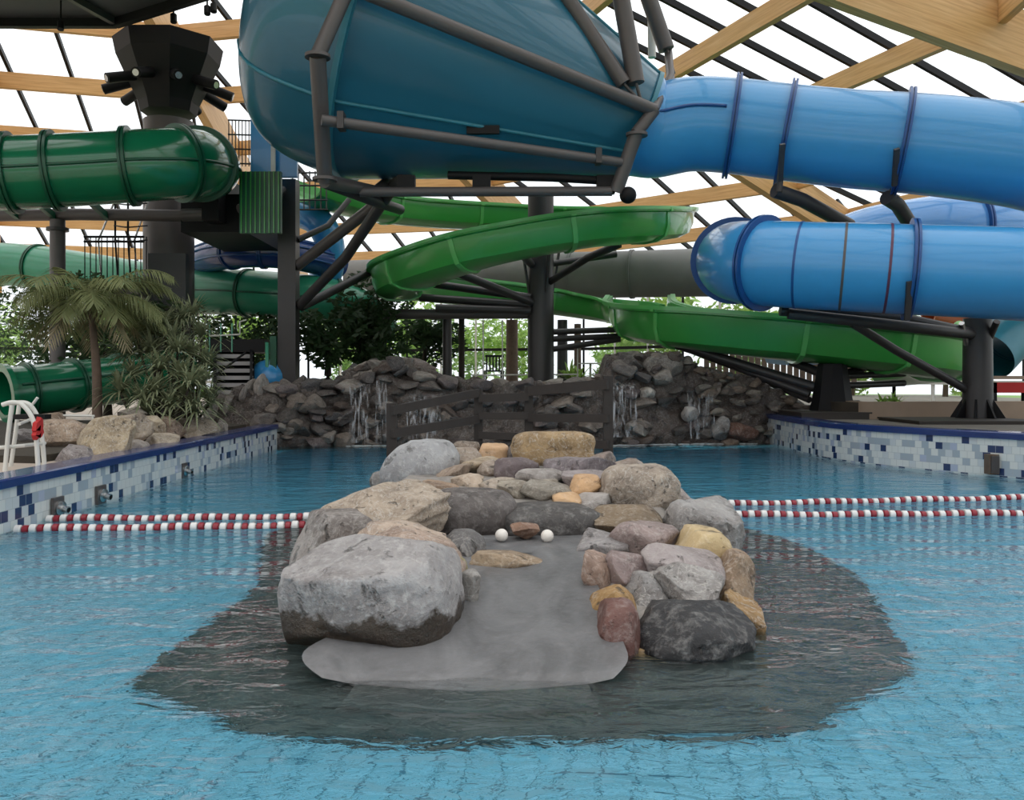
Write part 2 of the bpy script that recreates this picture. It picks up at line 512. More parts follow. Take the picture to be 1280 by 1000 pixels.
# decks
tag(MB().prism([(-4.72, -4), (-4.72, 9), (-4.86, 17.6), (-6.2, 19.2), (-6.2, 46), (-40, 46), (-40, -4)], -.1, .42).build('floor_deck', M['beige']), kind='structure')
rpts = [(p.x + .22, p.y) for p in spline([Vector((x, y, 0)) for x, y in RW], 4)]
dk = rpts + [(22, -4), (22, 46), (5.6, 46)]
tag(MB().prism(dk[::-1], -.1, .575).build('floor_quay', M['terrace']), kind='structure')
tag(MB().box((-6.4, 19.3, -.5), (5.9, 46, 1.16)).build('floor_terrace', M['terrace']), kind='structure')
mb = MB()
for k in range(52):
    a = 2 * PI * k / 52
    mb.v += [Vector((XC + r * math.cos(a), YC + r * math.sin(a), -.2)) for r in (30.5, 95)]
mb.f = [(2 * k, 2 * k + 1, (2 * k + 3) % 104, (2 * k + 2) % 104) for k in range(52)]
tag(mb.build('floor_lawn', M['lawn']), kind='structure')


# ------------------------------------------------------------------ lantern platform and tower
def octa(r, n=8, ph=0): return [(r * math.cos(2 * PI * (k + .5) / n + ph), r * math.sin(2 * PI * (k + .5) / n + ph)) for k in range(n)]


t = thing('lantern_ring', 'large dark many-sided ring deck hanging under the apex of the glass roof', 'roof ring', (-10.7, 14.5, 9.67))
o0 = t.location
outer, inner = octa(6.0, 12), octa(2.0, 12); mb = MB()
for z in (9.67, 9.95):
    mb.v += [Vector((x - 10.7, y + 14.5, z)) for x, y in outer] + [Vector((x - 10.7, y + 14.5, z)) for x, y in inner]
for k in range(12):
    k2 = (k + 1) % 12
    mb.f += [(k, k2, 12 + k2, 12 + k), (24 + k, 36 + k, 36 + k2, 24 + k2), (k, 24 + k, 24 + k2, k2), (12 + k, 12 + k2, 36 + k2, 36 + k)]
mb.build('deck', M['charcoal'], t, None, o0)
for k in range(12):
    a, b = outer[k], outer[(k + 1) % 12]
    MB().beam((a[0] - 10.7, a[1] + 14.5, 9.63), (b[0] - 10.7, b[1] + 14.5, 9.63), .16, .3).build('edge_beam', M['black'], t, None, o0)
    MB().beam((a[0] - 10.7, a[1] + 14.5, 9.6), (inner[k][0] - 10.7, inner[k][1] + 14.5, 9.6), .12, .16).build('rib', M['steel_brown'], t, None, o0)
for k in range(0, 12, 3):
    a = outer[k]
    MB().tube([Vector((a[0] - 10.7, a[1] + 14.5, 9.9)), Vector((a[0] * .4 - 10.7 + .3, a[1] * .4 + 14.5, 14.6))], .035, 6).build('hanger', M['steel'], t, None, o0)
for px, py in ((259, 12), (267, 9), (217, 22), (76, 31)):
    p = P(px, py, 19.3)
    l = thing('spotlight', {259: 'small black spotlight under the ring deck beside the teal bowl', 267: 'small black spotlight at the ring deck corner next to the teal bowl', 217: 'small black spotlight above the dark tower head', 76: 'small black spotlight below the straight ring deck edge on the glazed side'}[px], 'spotlight', p, 'spotlights under the ring deck')
    MB().tube([p + Vector((0, 0, .06)), p + Vector((.02, -.05, -.12))], .07, 10).build('can', M['black'], l, 40, p)
    MB().tube([p + Vector((0, 0, .03)), p + Vector((0, 0, .55))], .02, 6).build('stem', M['black'], l, None, p)

TX, TY = (211 - 640) / F * 22, 22.0
t = thing('service_tower', 'dark tower column with a black flared head between the green tube and the roof', 'tower', (TX, TY, .4))
o0 = t.location
MB().lathe((TX, TY, .4), (0, 0, 1), [(0, .62), (7.4, .60)], 24).build('shaft', M['steel_brown'], t, 40, o0)


def octring(z, r): return [Vector((TX + x, TY + y, z)) for x, y in octa(r)]


rings = [octring(8.0, .66), octring(8.25, .72), octring(9.35, 1.22), octring(9.75, 1.30), octring(9.78, 1.1)]
mb = MB()
for r in rings: mb.v += r
for i in range(len(rings) - 1):
    for k in range(8): mb.f.append((i * 8 + k, i * 8 + (k + 1) % 8, i * 8 + 8 + (k + 1) % 8, i * 8 + 8 + k))
mb.f += [tuple(range(7, -1, -1)), tuple(range(32, 40))]
mb.build('head', M['black'], t, None, o0)
for k in range(10):
    a = 2 * PI * k / 10 + .2; d = Vector((math.cos(a), math.sin(a), -.35)).normalized()
    p = Vector((TX, TY, 8.75)) + Vector((math.cos(a), math.sin(a), 0)) * .85
    mb = MB().tube([p, p + d * .60, p + d * .64, p + d * .72], .125, 12)
    f = mb.build('floodlight', M['black'], t, 40, o0)
    MB().tube([p + d * .70, p + d * .735], .08, 12).build('lens', M['chrome'], f, None, o0)

# ------------------------------------------------------------------ the big funnel
FC1, FC2, FD = Vector((-2.302, 16.439, 7.801)), Vector((2.431, 16.5, 6.083)), Vector((.940, .012, -.341)).normalized()
FL = (FC2 - FC1).length; R1, R2, CAP, EXP = 2.805, .973, 2.146, 4.13
fu = thing('funnel_slide', 'huge teal funnel bowl slide in a dark tube cage, hung overhead', 'water slide', FC1)
MB().lathe(FC1, FD, [(FL * i / 24, R1 + (R2 - R1) * i / 24) for i in range(25)], 96).build('cone', M['teal'], fu, 180, FC1)
caps = [(math.sin(PI / 2 * i / 40), ) for i in range(41)]
MB().lathe(FC1, FD, [(-CAP * s, max(R1 * (1 - s ** EXP) ** (1 / EXP), .001)) for (s,) in caps[::-1]], 96).build('bowl', M['teal'], fu, 180, FC1)
MB().lathe(FC1, FD, [(-.06, R1), (-.06, R1 + .09), (0, R1 + .09), (0, R1 + .13), (.05, R1 + .13), (.05, R1 - .02)], 96).build('joint_rim', M['teal_seam'], fu, 30, FC1)
MB().lathe(FC1, FD, [(FL - .05, R2), (FL - .05, R2 + .07), (FL + .03, R2 + .07), (FL + .03, R2 - .03)], 64).build('mouth_rim', M['teal_seam'], fu, 30, FC1)
fuu = FD.cross(Vector((0, 0, 1))).normalized(); fw = fuu.cross(FD)


def fpt(t, ang, add=0):
    r = R1 + (R2 - R1) * t / FL if t >= 0 else R1 * max(0, 1 - (-t / CAP) ** EXP) ** (1 / EXP)
    return FC1 + FD * t + (fuu * math.cos(ang) + fw * math.sin(ang)) * (r + add)


def pix(v): return (640 + F * v.x / v.y, HY - F * (v.z - CH) / v.y)


def pick(tt, py, lo, hi):
    """generator angle on the near side that shows at row py"""
    best = min((abs(pix(fpt(tt, a))[1] - py) + (0 if fpt(tt, a).y < FC1.y else 999), a) for a in [lo + (hi - lo) * k / 720 for k in range(721)])
    return best[1]


for py, ends in ((160, (-CAP * .93, FL)), (30, (FL * .35, FL))):
    tt = FL * .5 if py == 160 else FL * .75
    a = pick(tt, py, 0, 2 * PI)
    MB().tube([fpt(ends[0] + (ends[1] - ends[0]) * i / 30, a, .01) for i in range(31)], .035, 8).build('seam', M['teal_seam'], fu, 180, FC1)
for px, py in ((590, 163),):
    a = pick(FL * .5, 162, 0, 2 * PI); c = fpt(FL * .48, a, .05)
    MB().box(c + Vector((-.28, -.03, -.07)), c + Vector((.28, .05, .07))).build('joint_plate', M['black'], fu, None, FC1)


def pipe(name, pts, r, parent, og, mat='steel_brown', seg=14, n=1, flange=False, label=None):
    path = spline(pts, n) if n > 1 else [Vector(p) for p in pts]
    o = MB().tube(path, r, seg).build(name, M[mat], parent, 40, og)
    if label: o['label'] = label
    return o


CG = dict(parent=fu, og=FC1)
pipe('cage_tube', [P(446, -40, 13.25), P(397, 70, 13.15)], .115, **CG)
pipe('cage_tube', [P(397, 70, 13.15), P(406, 226, 14.4)], .125, **CG)
pipe('cage_tube', [P(446, -40, 13.25), P(560, -150, 13.6), P(720, -170, 16)], .115, **CG)
pipe('cage_tube', [P(406, 226, 14.4), P(470, 240, 16.2), P(500, 215, 18.5)], .115, **CG)
pipe('cage_tube', [P(446, -14, 13.2), P(818, 138, 15.35)], .115, **CG)
pipe('cage_tube', [P(402, 150, 13.5), P(776, 203, 15.35)], .085, **CG)
pipe('cage_tube', [P(818, 137, 15.35), P(795, 167, 15.3)], .11, **CG)
pipe('cage_tube', [P(795, 167, 15.3), P(770, 240, 15.5)], .125, **CG)
pipe('cage_tube', [P(450, 240, 15.5), P(765, 239, 15.5)], .085, **CG)
pipe('cage_tube', [P(560, 219, 15.9), P(690, 222, 15.8), P(778, 227, 15.6)], .075, mat='black', **CG)
for px in (508, 602, 757):
    c = P(px, 231, 15.6); MB().box(c + Vector((-.16, -.08, -.16)), c + Vector((.16, .08, .16))).build('saddle', M['black'], fu, None, FC1)
pipe('cage_tube', [P(818, 137, 15.35), P(838, 96, 16.6), P(835, 60, 17.6)], .08, **CG)
for px, py, Y, rr in ((397, 70, 13.15, .19), (796, 168, 15.3, .19), (406, 224, 14.4, .2)):
    c = P(px, py, Y); MB().lathe(c + Vector((0, 0, -.03)), (0, 0, 1), [(0, .01), (0, rr), (.05, rr), (.05, .01)], 20).build('flange_plate', M['steel_brown'], fu, 30, FC1)
c = P(785, 244, 15.5); MB().lathe(c + Vector((0, 0, -.15)), (0, 0, 1), [(.15 - .15 * math.cos(PI * k / 10), max(.002, .15 * math.sin(PI * k / 10))) for k in range(11)], 20).build('knuckle', M['black'], fu, 180, FC1)
for (x0, y0, x1, y1, x2, y2, Y) in ((640, -106, 780, 105, 806, 133, 15.2), (756, -120, 795, 104, 803, 132, 15.25)):
    tp = P(x0 - (x1 - x0) * .9, y0 - (y1 - y0) * .9, Y)
    pipe('hanger_strut', [tp, P(x1, y1, Y)], .13 if Y < 15.22 else .15, **CG)
    pipe('hanger_rod', [P(x1, y1, Y), P(x2, y2, Y + .1)], .03, **CG)
tp = P(760, -150, 17.3); pipe('hanger_strut', [tp, P(833, 62, 17.3)], .16, **CG); pipe('hanger_rod', [P(833, 62, 17.3), P(842, 92, 17.2)], .04, **CG)
pipe('hanger_strut', [P(812, -150, 18), P(815, 72, 18)], .08, mat='white_rail', **CG)
# cage brackets near the joints
for px, py, Y in ((427, 152, 13.6), (748, 196, 15.2)):
    c = P(px, py, Y); MB().box(c + Vector((-.05, -.12, -.13)), c + Vector((.05, .12, .13))).build('bracket', M['steel'], fu, None, FC1)

# funnel support post with raking struts
p0 = P(361, 478, 20)
sp = thing('support_post', 'tall dark square post with raking struts under the teal funnel', 'post', (p0.x, p0.y, 1.16))
o0 = sp.location
MB().box((p0.x - .2, 19.8, 1.16), (p0.x + .2, 20.2, P(361, 226, 20).z)).build('shaft', M['steel'], sp, None, o0)
pipe('strut', [P(372, 332, 20), P(462, 262, 17.6), P(508, 218, 16.4)], .12, sp, o0, 'steel_brown')
pipe('strut', [P(374, 382, 20), P(432, 322, 18.2), P(487, 240, 16.0)], .11, sp, o0, 'steel')
pipe('strut', [P(376, 384, 20), P(470, 336, 21.5)], .10, sp, o0, 'steel')
pipe('strut', [P(361, 235, 20), P(300, 262, 19)], .12, sp, o0, 'steel')
pipe('strut', [P(405, 228, 15), P(470, 252, 16), P(500, 262, 17.2)], .10, sp, o0, 'steel')
pipe('strut', [P(372, 300, 20), P(410, 282, 20.5), P(436, 250, 21)], .07, sp, o0, 'steel')


# ------------------------------------------------------------------ tube slides
def tube_slide(name, label, pts, r, mat, rim, rings, seams=(), cat='tube slide', group=None, n=10, rimw=.05, rimd=.10, wall=.0):
    path = spline(pts, n); og = path[0]
    t = thing(name, label, cat, og, group)
    MB().tube(path, r, 40, caps=False).build('tube', M[mat], t, 180, og)
    L = [0]
    for i in range(1, len(path)): L.append(L[-1] + (path[i] - path[i - 1]).length)

    def at(s):
        for i in range(1, len(path)):
            if L[i] >= s or i == len(path) - 1:
                k = (s - L[i - 1]) / max(1e-6, L[i] - L[i - 1]); return path[i - 1].lerp(path[i], max(0, min(1.0, k)))
    for px in rings:                              # a collar wherever the axis shows at that column
        idx = min(range(1, len(path) - 1), key=lambda i: abs(pix(path[i])[0] - px)) if not isinstance(px, tuple) else px[0] % len(path)
        s = L[idx]
        if not isinstance(px, tuple):             # refine between samples
            best = min((abs(pix(at(L[max(idx - 1, 0)] + (L[min(idx + 1, len(L) - 1)] - L[max(idx - 1, 0)]) * k / 20))[0] - px), k) for k in range(21))[1]
            s = L[idx - 1] + (L[idx + 1] - L[idx - 1]) * best / 20
        a, b = at(max(0, s - .01)), at(min(L[-1], s + .01)); d = (b - a).normalized(); c = at(s)
        MB().lathe(c, d, [(-rimw, r * .99), (-rimw, r + rimd), (-.012, r + rimd), (-.012, r + rimd * .6), (.012, r + rimd * .6), (.012, r + rimd), (rimw, r + rimd), (rimw, r * .99)], 40).build('flange', M[rim], t, 30, og)
    for ang, s0, s1 in seams:
        k0, k1 = int(s0 * (len(path) - 1)), int(s1 * (len(path) - 1)); sp_ = []
        for i in range(k0, k1 + 1):
            tt = (path[min(i + 1, len(path) - 1)] - path[max(i - 1, 0)]).normalized(); sd = tt.cross(Vector((0, 0, 1))).normalized(); u = sd.cross(tt)
            sp_.append(path[i] + (sd * math.cos(ang) + u * math.sin(ang)) * (r + .012))
        MB().tube(sp_, .03, 6).build('seam', M[rim], t, 180, og)
    return t, path, og


q, pth, og = tube_slide('tube_slide', 'upper bright blue tube leaving the narrow mouth of the teal funnel', [FC2 + FD * .02, FC2 + FD * .22, P(862, 156, 16.42), P(915, 158, 16.3), P(982, 166, 16.1), P(1060, 174, 15.8), P(1130, 179, 15.5), P(1210, 187, 15.2), P(1290, 199, 15.0), P(1370, 222, 15.1), P(1440, 262, 15.4)],
                       .855, 'blue', 'blue_rim', [915, 982, 1128], [(.12, .06, .29)])
MB().lathe(FC2 + FD * .02, FD, [(-.02, R2 - .01), (.02, R2 + .0), (.10, .90), (.30, .858)], 48).build('mouth_cone', M['blue'], q, 180, og)
for px, y0, y1 in ((978, 180, 226), (1121, 186, 232)):
    a, b = P(px, y0, 15.9 - .95 - (0.3 if px > 1000 else 0)), P(px - 3, y1, 15.9 - .5 - (0.3 if px > 1000 else 0))
    MB().beam(a, b, .09, .05, Vector((0, 1, 0))).build('saddle_strap', M['steel'], q, None, og)
bj = thing('support_bracket', 'dark raking bracket under the upper blue tube at its second collar', 'bracket', P(1003, 250, 15.9))
pipe('arm', [P(968, 238, 15.7), P(1003, 250, 15.9), P(1062, 282, 16.6)], .13, bj, bj.location, 'steel')
pipe('hanger', [P(976, 222, 15.6), P(974, 240, 15.6)], .05, bj, bj.location, 'steel')
bk = thing('support_bracket', 'dark short bracket under the upper blue tube above the rear pale blue tube', 'bracket', P(1120, 250, 15.6))
pipe('arm', [P(1108, 247, 15.5), P(1122, 256, 15.7), P(1140, 284, 16.2)], .13, bk, bk.location, 'steel')
pipe('hanger', [P(1117, 228, 15.4), P(1116, 248, 15.5)], .06, bk, bk.location, 'steel')

t, pth, og = tube_slide('tube_slide', 'lower bright blue tube with thin dark and maroon joint rings', [P(918, 326, 17.0), P(924, 327, 16.2), P(950, 329, 15.35), P(1005, 332, 14.95), P(1060, 334, 14.7), P(1132, 337, 14.4), P(1210, 340, 14.15), P(1290, 344, 13.9), P(1400, 352, 13.6), P(1500, 380, 13.6)],
                       .735, 'blue', 'blue_rim', [(0,), (21,), 1138], [])
for px, mat in ((1000, 'blue_rim'), (1052, 'steel_brown'), (1108, 'maroon_ring')):
    i = min(range(12, len(pth)), key=lambda i: abs(pix(pth[i])[0] - px)); d = (pth[i + 1] - pth[i - 1]).normalized()
    MB().lathe(pth[i], d, [(-.02, .73), (-.02, .743), (.02, .743), (.02, .73)], 40).build('joint_ring', M[mat], t, 30, og)
a, b = P(1137, 352, 13.68), P(1134, 400, 13.95)
MB().beam(a, b, .09, .05, Vector((0, 1, 0))).build('saddle_strap', M['steel'], t, None, og)
tube_slide('tube_slide', 'pale blue see-through tube curving behind the two bright blue tubes', [P(1010, 335, 21), P(1080, 305, 20.6), P(1140, 293, 20.2), P(1200, 288, 20), P(1270, 297, 20.4), P(1350, 330, 21.5)], .80, 'sky_blue', 'blue_rim', [1210], [])
tube_slide('tube_slide', 'grey matt tube ending behind the lower blue tube', [P(440, 352, 31.5), P(560, 348, 30.6), P(640, 345, 30), P(700, 344, 29.3), P(780, 343, 28.6), P(870, 341, 27.8), P(960, 341, 27.2)], .755, 'concrete_tube', 'concrete_tube', [715, 790], [], rimd=.04)
t, pth, og = tube_slide('tube_slide', 'upper bottle-green tube with raised ribs curling round at the dark tower', [P(-90, 218, 16.2), P(-10, 217, 16.4), P(60, 214, 16.6), P(130, 210, 16.8), P(195, 206, 17.0), P(235, 204, 17.4), P(254, 206, 18.1), P(258, 210, 19.0), P(240, 214, 20)],
                        .68, 'dkgreen', 'dkgreen_rim', [14, 68, 163, 226, 250], [(-0.063, 0, .82)], rimw=.06, rimd=.08)
pf = thing('pipe_stand', 'grey round pole carrying a long horizontal pipe beneath the upper green tube', 'pole', (P(72, 520, 20).x, 20, .42))
o0 = pf.location
c = P(72, 275, 20)
MB().lathe((c.x, 20, .42), (0, 0, 1), [(0, .17), (c.z - .42, .165)], 20).build('pole', M['steel_brown'], pf, 40, o0)
MB().lathe((c.x, 20, c.z - .25), (0, 0, 1), [(0, .165), (0, .24), (.07, .24), (.07, .165)], 20).build('collar', M['steel'], pf, 30, o0)
pipe('cross_pipe', [P(-60, 270, 20), P(100, 268, 20), P(275, 270, 20)], .135, pf, o0, 'steel_brown')
for px in (24, 70, 135):
    a = P(px, 272, 20); MB().beam(a, a + Vector((0, -1.2, .28)), .10, .14).build('saddle_arm', M['dkgreen_rim'], pf, None, o0)

# start platform by the tower
pl = thing('platform', 'dark start platform with bottle-green and blue side panels behind the funnel', 'platform', P(300, 250, 19))
o0 = pl.location
MB().box(P(226, 290, 19.5), P(352, 264, 22.5) + Vector((0, 0, -.2))).build('deck', M['black'], pl, None, o0)
a = P(300, 292, 18.9); b = P(352, 215, 18.9)
MB().box((a.x, 18.85, a.z), (b.x, 18.95, b.z)).build('side_panel', M['dkgreen_rim'], pl, None, o0)['label'] = 'dark green vertical slatted panel'
for k in range(9):
    x = a.x + (b.x - a.x) * (k + .5) / 9; MB().box((x - .012, 18.82, a.z), (x + .012, 18.86, b.z)).build('slat', M['green'], pl, None, o0)
a = P(314, 222, 19.3); b = P(372, 150, 19.3)
MB().box((a.x, 19.25, a.z), (b.x, 19.35, b.z)).build('side_panel', M['blue'], pl, None, o0)['label'] = 'bright blue panel'
a = P(341, 222, 19.1); MB().box((a.x - .03, 19.05, a.z), (a.x + .06, 19.12, a.z + .75)).build('corner_post', M['white_rail'], pl, None, o0)
for y in (150, 168, 186, 204): pipe('rail', [P(285, y, 19.4), P(318, y + 1, 19.4)], .018, pl, o0, 'steel', 6)
for k in range(8): pipe('baluster', [P(286 + k * 4.2, 150, 19.4), P(286 + k * 4.2, 208, 19.4)], .012, pl, o0, 'steel', 6)
MB().box(P(252, 275, 19), P(300, 232, 20.5)).build('fascia', M['black'], pl, None, o0)
pipe('edge_pipe', [P(228, 269, 19.2), P(272, 268, 19.2)], .14, pl, o0, 'steel_brown')
for y in (216, 232, 250, 262): pipe('rail', [P(364, y, 21.5), P(410, y, 21.5)], .022, pl, o0, 'steel', 6)
for k in range(7): pipe('baluster', [P(366 + k * 7, 214, 21.5), P(366 + k * 7, 262, 21.5)], .016, pl, o0, 'steel', 6)

# middle and low green tubes
tube_slide('tube_slide', 'mid-height dark green tube running behind the tower and support post', [P(-60, 328, 26), P(30, 332, 25.6), P(120, 345, 25), P(220, 362, 24.5), P(300, 366, 24), P(360, 370, 23.6), P(415, 378, 23.6), P(455, 392, 24.2), P(470, 410, 25)], .62, 'mint', 'dkgreen_rim', [48, 310, 418], [(0.000, .3, .95)], rimd=.05)
t, pth, og = tube_slide('tube_slide', 'low bottle-green tube with an open round mouth behind the palm', [P(4, 492, 17.6), P(40, 488, 18.0), P(90, 482, 18.6), P(150, 474, 19.6), P(230, 462, 21)], .52, 'dkgreen', 'dkgreen_rim', [36, 92, 150], [(0.314, .1, .9)], rimd=.06)
d = (pth[1] - pth[0]).normalized(); MB().lathe(pth[0], d, [(0, .44), (0, .60), (.10, .60), (.10, .52), (.02, .44), (1.2, .44), (1.2, .01)], 32).build('mouth', M['dkgreen'], t, 30, og)
t, pth, og = tube_slide('tube_slide', 'navy blue open spiral tube under the start platform', [P(240, 330, 25), P(275, 318, 23.5), P(320, 314, 22.8), P(370, 318, 23), P(420, 330, 24.5)], .42, 'navy', 'blue_rim', [290, 330], [(0.314, 0, .99), (-0.314, 0, .99), (0.785, 0, .99)], rimd=.04)
tube_slide('tube_slide', 'steep bright blue tube dropping behind the raking struts', [P(360, 262, 24.5), P(395, 275, 24), P(412, 305, 24), P(408, 345, 24.3), P(380, 372, 25)], .40, 'blue', 'navy', [], [], rimd=.04)


# ------------------------------------------------------------------ leaf-green open flume
W2, HH = .62, .62
prof_o = [(-W2 - .10, .05), (-W2 - .10, -.03), (-W2 - .01, -.05), (-W2 * .97, -HH * .5), (-W2 * .82, -HH * .85), (-W2 * .5, -HH), (0, -HH * 1.04), (W2 * .5, -HH), (W2 * .82, -HH * .85), (W2 * .97, -HH * .5), (W2 + .01, -.05), (W2 + .10, -.03), (W2 + .10, .05),
          (W2 - .04, .05), (W2 - .06, -HH * .5), (W2 * .75, -HH * .78), (W2 * .45, -HH * .93), (0, -HH * .97), (-W2 * .45, -HH * .93), (-W2 * .75, -HH * .78), (-W2 + .06, -HH * .5), (-W2 + .04, .05)]
rib = [(a * 1.035, b * 1.06 - .004) for a, b in prof_o[:13]] + [(a * .985, b * .97) for a, b in prof_o[12::-1][:13]]
lipL = [(-W2 - .12, .0), (-W2 - .12, .07), (-W2 - .02, .07), (-W2 - .02, .0)]


def flume(label, pts, ribs, n=10, k=1.0):
    path = spline(pts, n); og = path[0]
    t = thing('water_flume', label, 'water slide', og)
    MB().sweep(path, [(a * k, b * k) for a, b in prof_o]).build('trough', M['green'], t, 35, og)
    for sg in (-1, 1): MB().sweep(path, [(a * sg * k, b * k) for a, b in lipL][::sg]).build('lip', M['green_lip'], t, 35, og)
    for fr in ribs:
        i = int(fr * (len(path) - 2)); a = path[i]; d = (path[i + 1] - a).normalized() * .05
        MB().sweep([a - d, a + d], [(x * k, y * k) for x, y in rib]).build('joint_rib', M['green_lip'], t, 30, og)
    return t, path


fl1, fpath = flume('leaf-green open flume spiralling round the thick dark column', [P(385, 222, 23), P(430, 238, 24), P(480, 250, 25.2), P(540, 257, 26.4), P(620, 262, 27.2), P(700, 266, 27.4), P(780, 266, 26.8), P(826, 264, 24.8), P(836, 264, 22.6), P(828, 265, 20.6), P(794, 267, 19.2), P(730, 272, 18.5), P(650, 285, 18.3), P(585, 300, 18.4), P(535, 318, 19.0), P(502, 332, 20.2), P(498, 342, 21.8), P(515, 344, 23.2), P(570, 352, 24.8), P(640, 360, 26), P(710, 369, 26.4), P(770, 377, 25.6), P(800, 383, 24)],
                   [.10, .17, .235, .30, .45, .52, .60, .665, .74, .90])
fl2, fpath2 = flume('lower leaf-green flume crossing in front of the rockery below the blue tubes', [P(800, 372, 24.2), P(800, 380, 22.4), P(822, 386, 20.8), P(870, 391, 19.6), P(950, 399, 18.9), P(1030, 407, 18.7), P(1105, 416, 18.7), P(1150, 423, 19.2), P(1176, 431, 20.4), P(1165, 438, 22.2), P(1120, 445, 24)], [.16, .28, .47, .62, .8], k=1.28)

cc = P(676, 480, 22)
cl = thing('column', 'thick round dark column at the centre of the green flume', 'column', (cc.x, 22, 1.16), kind='thing')
o0 = cl.location
MB().lathe((cc.x, 22, 1.16), (0, 0, 1), [(0, .33), (P(676, 243, 22).z - 1.16, .32), (P(676, 240, 22).z - 1.16, .001)], 28).build('shaft', M['steel'], cl, 40, o0)
for y, x1, y1, Y in ((372, 520, 352, 22.5), (381, 525, 372, 22.2), (388, 545, 385, 22), (378, 570, 340, 20)):
    pipe('arm', [P(664, y, 21.8), P(x1, y1, Y)], .10, cl, o0, 'steel')
pipe('arm', [P(688, 352, 21.8), P(735, 322, 20.4), P(775, 305, 20)], .09, cl, o0, 'steel')
pipe('arm', [P(688, 330, 22), P(770, 318, 22.5)], .08, cl, o0, 'steel')
pipe('arm', [P(664, 330, 21.8), P(655, 320, 20), P(650, 312, 19)], .10, cl, o0, 'steel')
for y, y1 in ((415, 412), (424, 420), (437, 424)): pipe('arm', [P(688, y, 22), P(775, y1, 22.4)], .075, cl, o0, 'steel')
pipe('arm', [P(664, 392, 22), P(480, 393, 22.6)], .13, cl, o0, 'steel_brown')
for k in range(4):
    a = k * PI / 2 + .4; MB().beam((cc.x + .32 * math.cos(a), 22 + .32 * math.sin(a), P(676, 366, 22).z), (cc.x + .55 * math.cos(a), 22 + .55 * math.sin(a), P(676, 300, 22).z), .06, .05).build('gusset', M['steel'], cl, None, o0)

# long twin pipes under the lower flume and their stub pedestal
pd = thing('pedestal', 'squat black pedestal with raking pipes holding the lower green flume', 'support', (P(1040, 512, 18.5).x, 18.5, .575))
o0 = pd.location; pc = P(1040, 480, 18.5)
MB().lathe((pc.x, 18.5, .575), (0, 0, 1), [(0, .56), (.06, .56), (.06, .50), (.32, .43), (P(1040, 455, 18.5).z - .575, .30), (P(1040, 454, 18.5).z - .575, .01)], 10).build('stub', M['black'], pd, 30, o0)
for (xa, ya, xb, yb, r) in ((812, 420, 1018, 484, .11), (850, 432, 1012, 493, .09), (940, 470, 1012, 500, .07)):
    pipe('raking_pipe', [P(xa, ya, 20.2), P(xb, yb, 18.6)], r, pd, o0, 'steel')
pipe('raking_pipe', [P(990, 452, 19.3), P(1035, 470, 18.5)], .10, pd, o0, 'steel')
pipe('raking_pipe', [P(1082, 458, 19.3), P(1042, 475, 18.5)], .10, pd, o0, 'steel')
for y in (470, 482): pipe('raking_pipe', [P(1055, y, 18.6), P(1130, y - 3, 19.5)], .07, pd, o0, 'steel')
MB().box(P(828, 424, 20) + Vector((0, -.3, 0)), P(868, 412, 20) + Vector((0, .4, 0))).build('cradle', M['black'], pd, None, o0)
MB().box(P(885, 430, 19.7) + Vector((0, -.3, 0)), P(925, 418, 19.7) + Vector((0, .4, 0))).build('cradle', M['black'], pd, None, o0)

# post under the lower blue tube
tp = thing('support_post', 'thick dark post with a flared gusseted foot under the lower blue tube', 'post', (P(1222, 522, 16.6).x, 16.6, .575))
o0 = tp.location; tc_ = P(1222, 480, 16.6)
ztop = P(1222, 398, 16.6).z
MB().lathe((tc_.x, 16.6, .575), (0, 0, 1), [(0, .27), (ztop - .575, .25), (ztop - .57, .001)], 24).build('shaft', M['steel'], tp, 40, o0)
for k in range(8):
    a = k * PI / 4 + .2; c_, s_ = math.cos(a), math.sin(a)
    mb = MB(); nrm = Vector((-s_, c_, 0)) * .02; b0 = Vector((tc_.x, 16.6, .575))
    pts = [b0 + Vector((c_ * .2, s_ * .2, 0)), b0 + Vector((c_ * .48, s_ * .48, 0)), b0 + Vector((c_ * .46, s_ * .46, .08)), b0 + Vector((c_ * .26, s_ * .26, .42)), b0 + Vector((c_ * .2, s_ * .2, .42))]
    mb.add([p - nrm for p in pts] + [p + nrm for p in pts], [(0, 1, 2, 3, 4), (9, 8, 7, 6, 5)] + [(i, i + 5, (i + 1) % 5 + 5, (i + 1) % 5) for i in range(5)])
    mb.build('gusset', M['black'], tp, None, o0)
MB().lathe((tc_.x, 16.6, .575), (0, 0, 1), [(0, .001), (0, .52), (.03, .52), (.03, .001)], 24).build('base_plate', M['black'], tp, 30, o0)
pipe('arm', [P(1215, 418, 16.5), P(1130, 408, 15.4), P(985, 392, 15.6)], .10, tp, o0, 'steel')
pipe('arm', [P(1212, 416, 16.5), P(1128, 398, 15.6), P(975, 388, 15.7)], .10, tp, o0, 'steel')
pipe('arm', [P(1066, 404, 15.5), P(1120, 438, 16.1), P(1210, 488, 16.6)], .08, tp, o0, 'steel')
pipe('arm', [P(1234, 430, 16.6), P(1246, 402, 16.2)], .06, tp, o0, 'steel')
pipe('arm', [P(1208, 430, 16.5), P(1202, 404, 16.2)], .05, tp, o0, 'chrome')
# ------------------------------------------------------------------ stones
def ico(n):
    import bmesh
    bm = bmesh.new(); bmesh.ops.create_icosphere(bm, subdivisions=n, radius=1)
    v = [x.co.copy() for x in bm.verts]; f = [tuple(q.index for q in p.verts) for p in bm.faces]; bm.free(); return v, f


ICO = {n: ico(n) for n in (2, 3, 4, 5)}


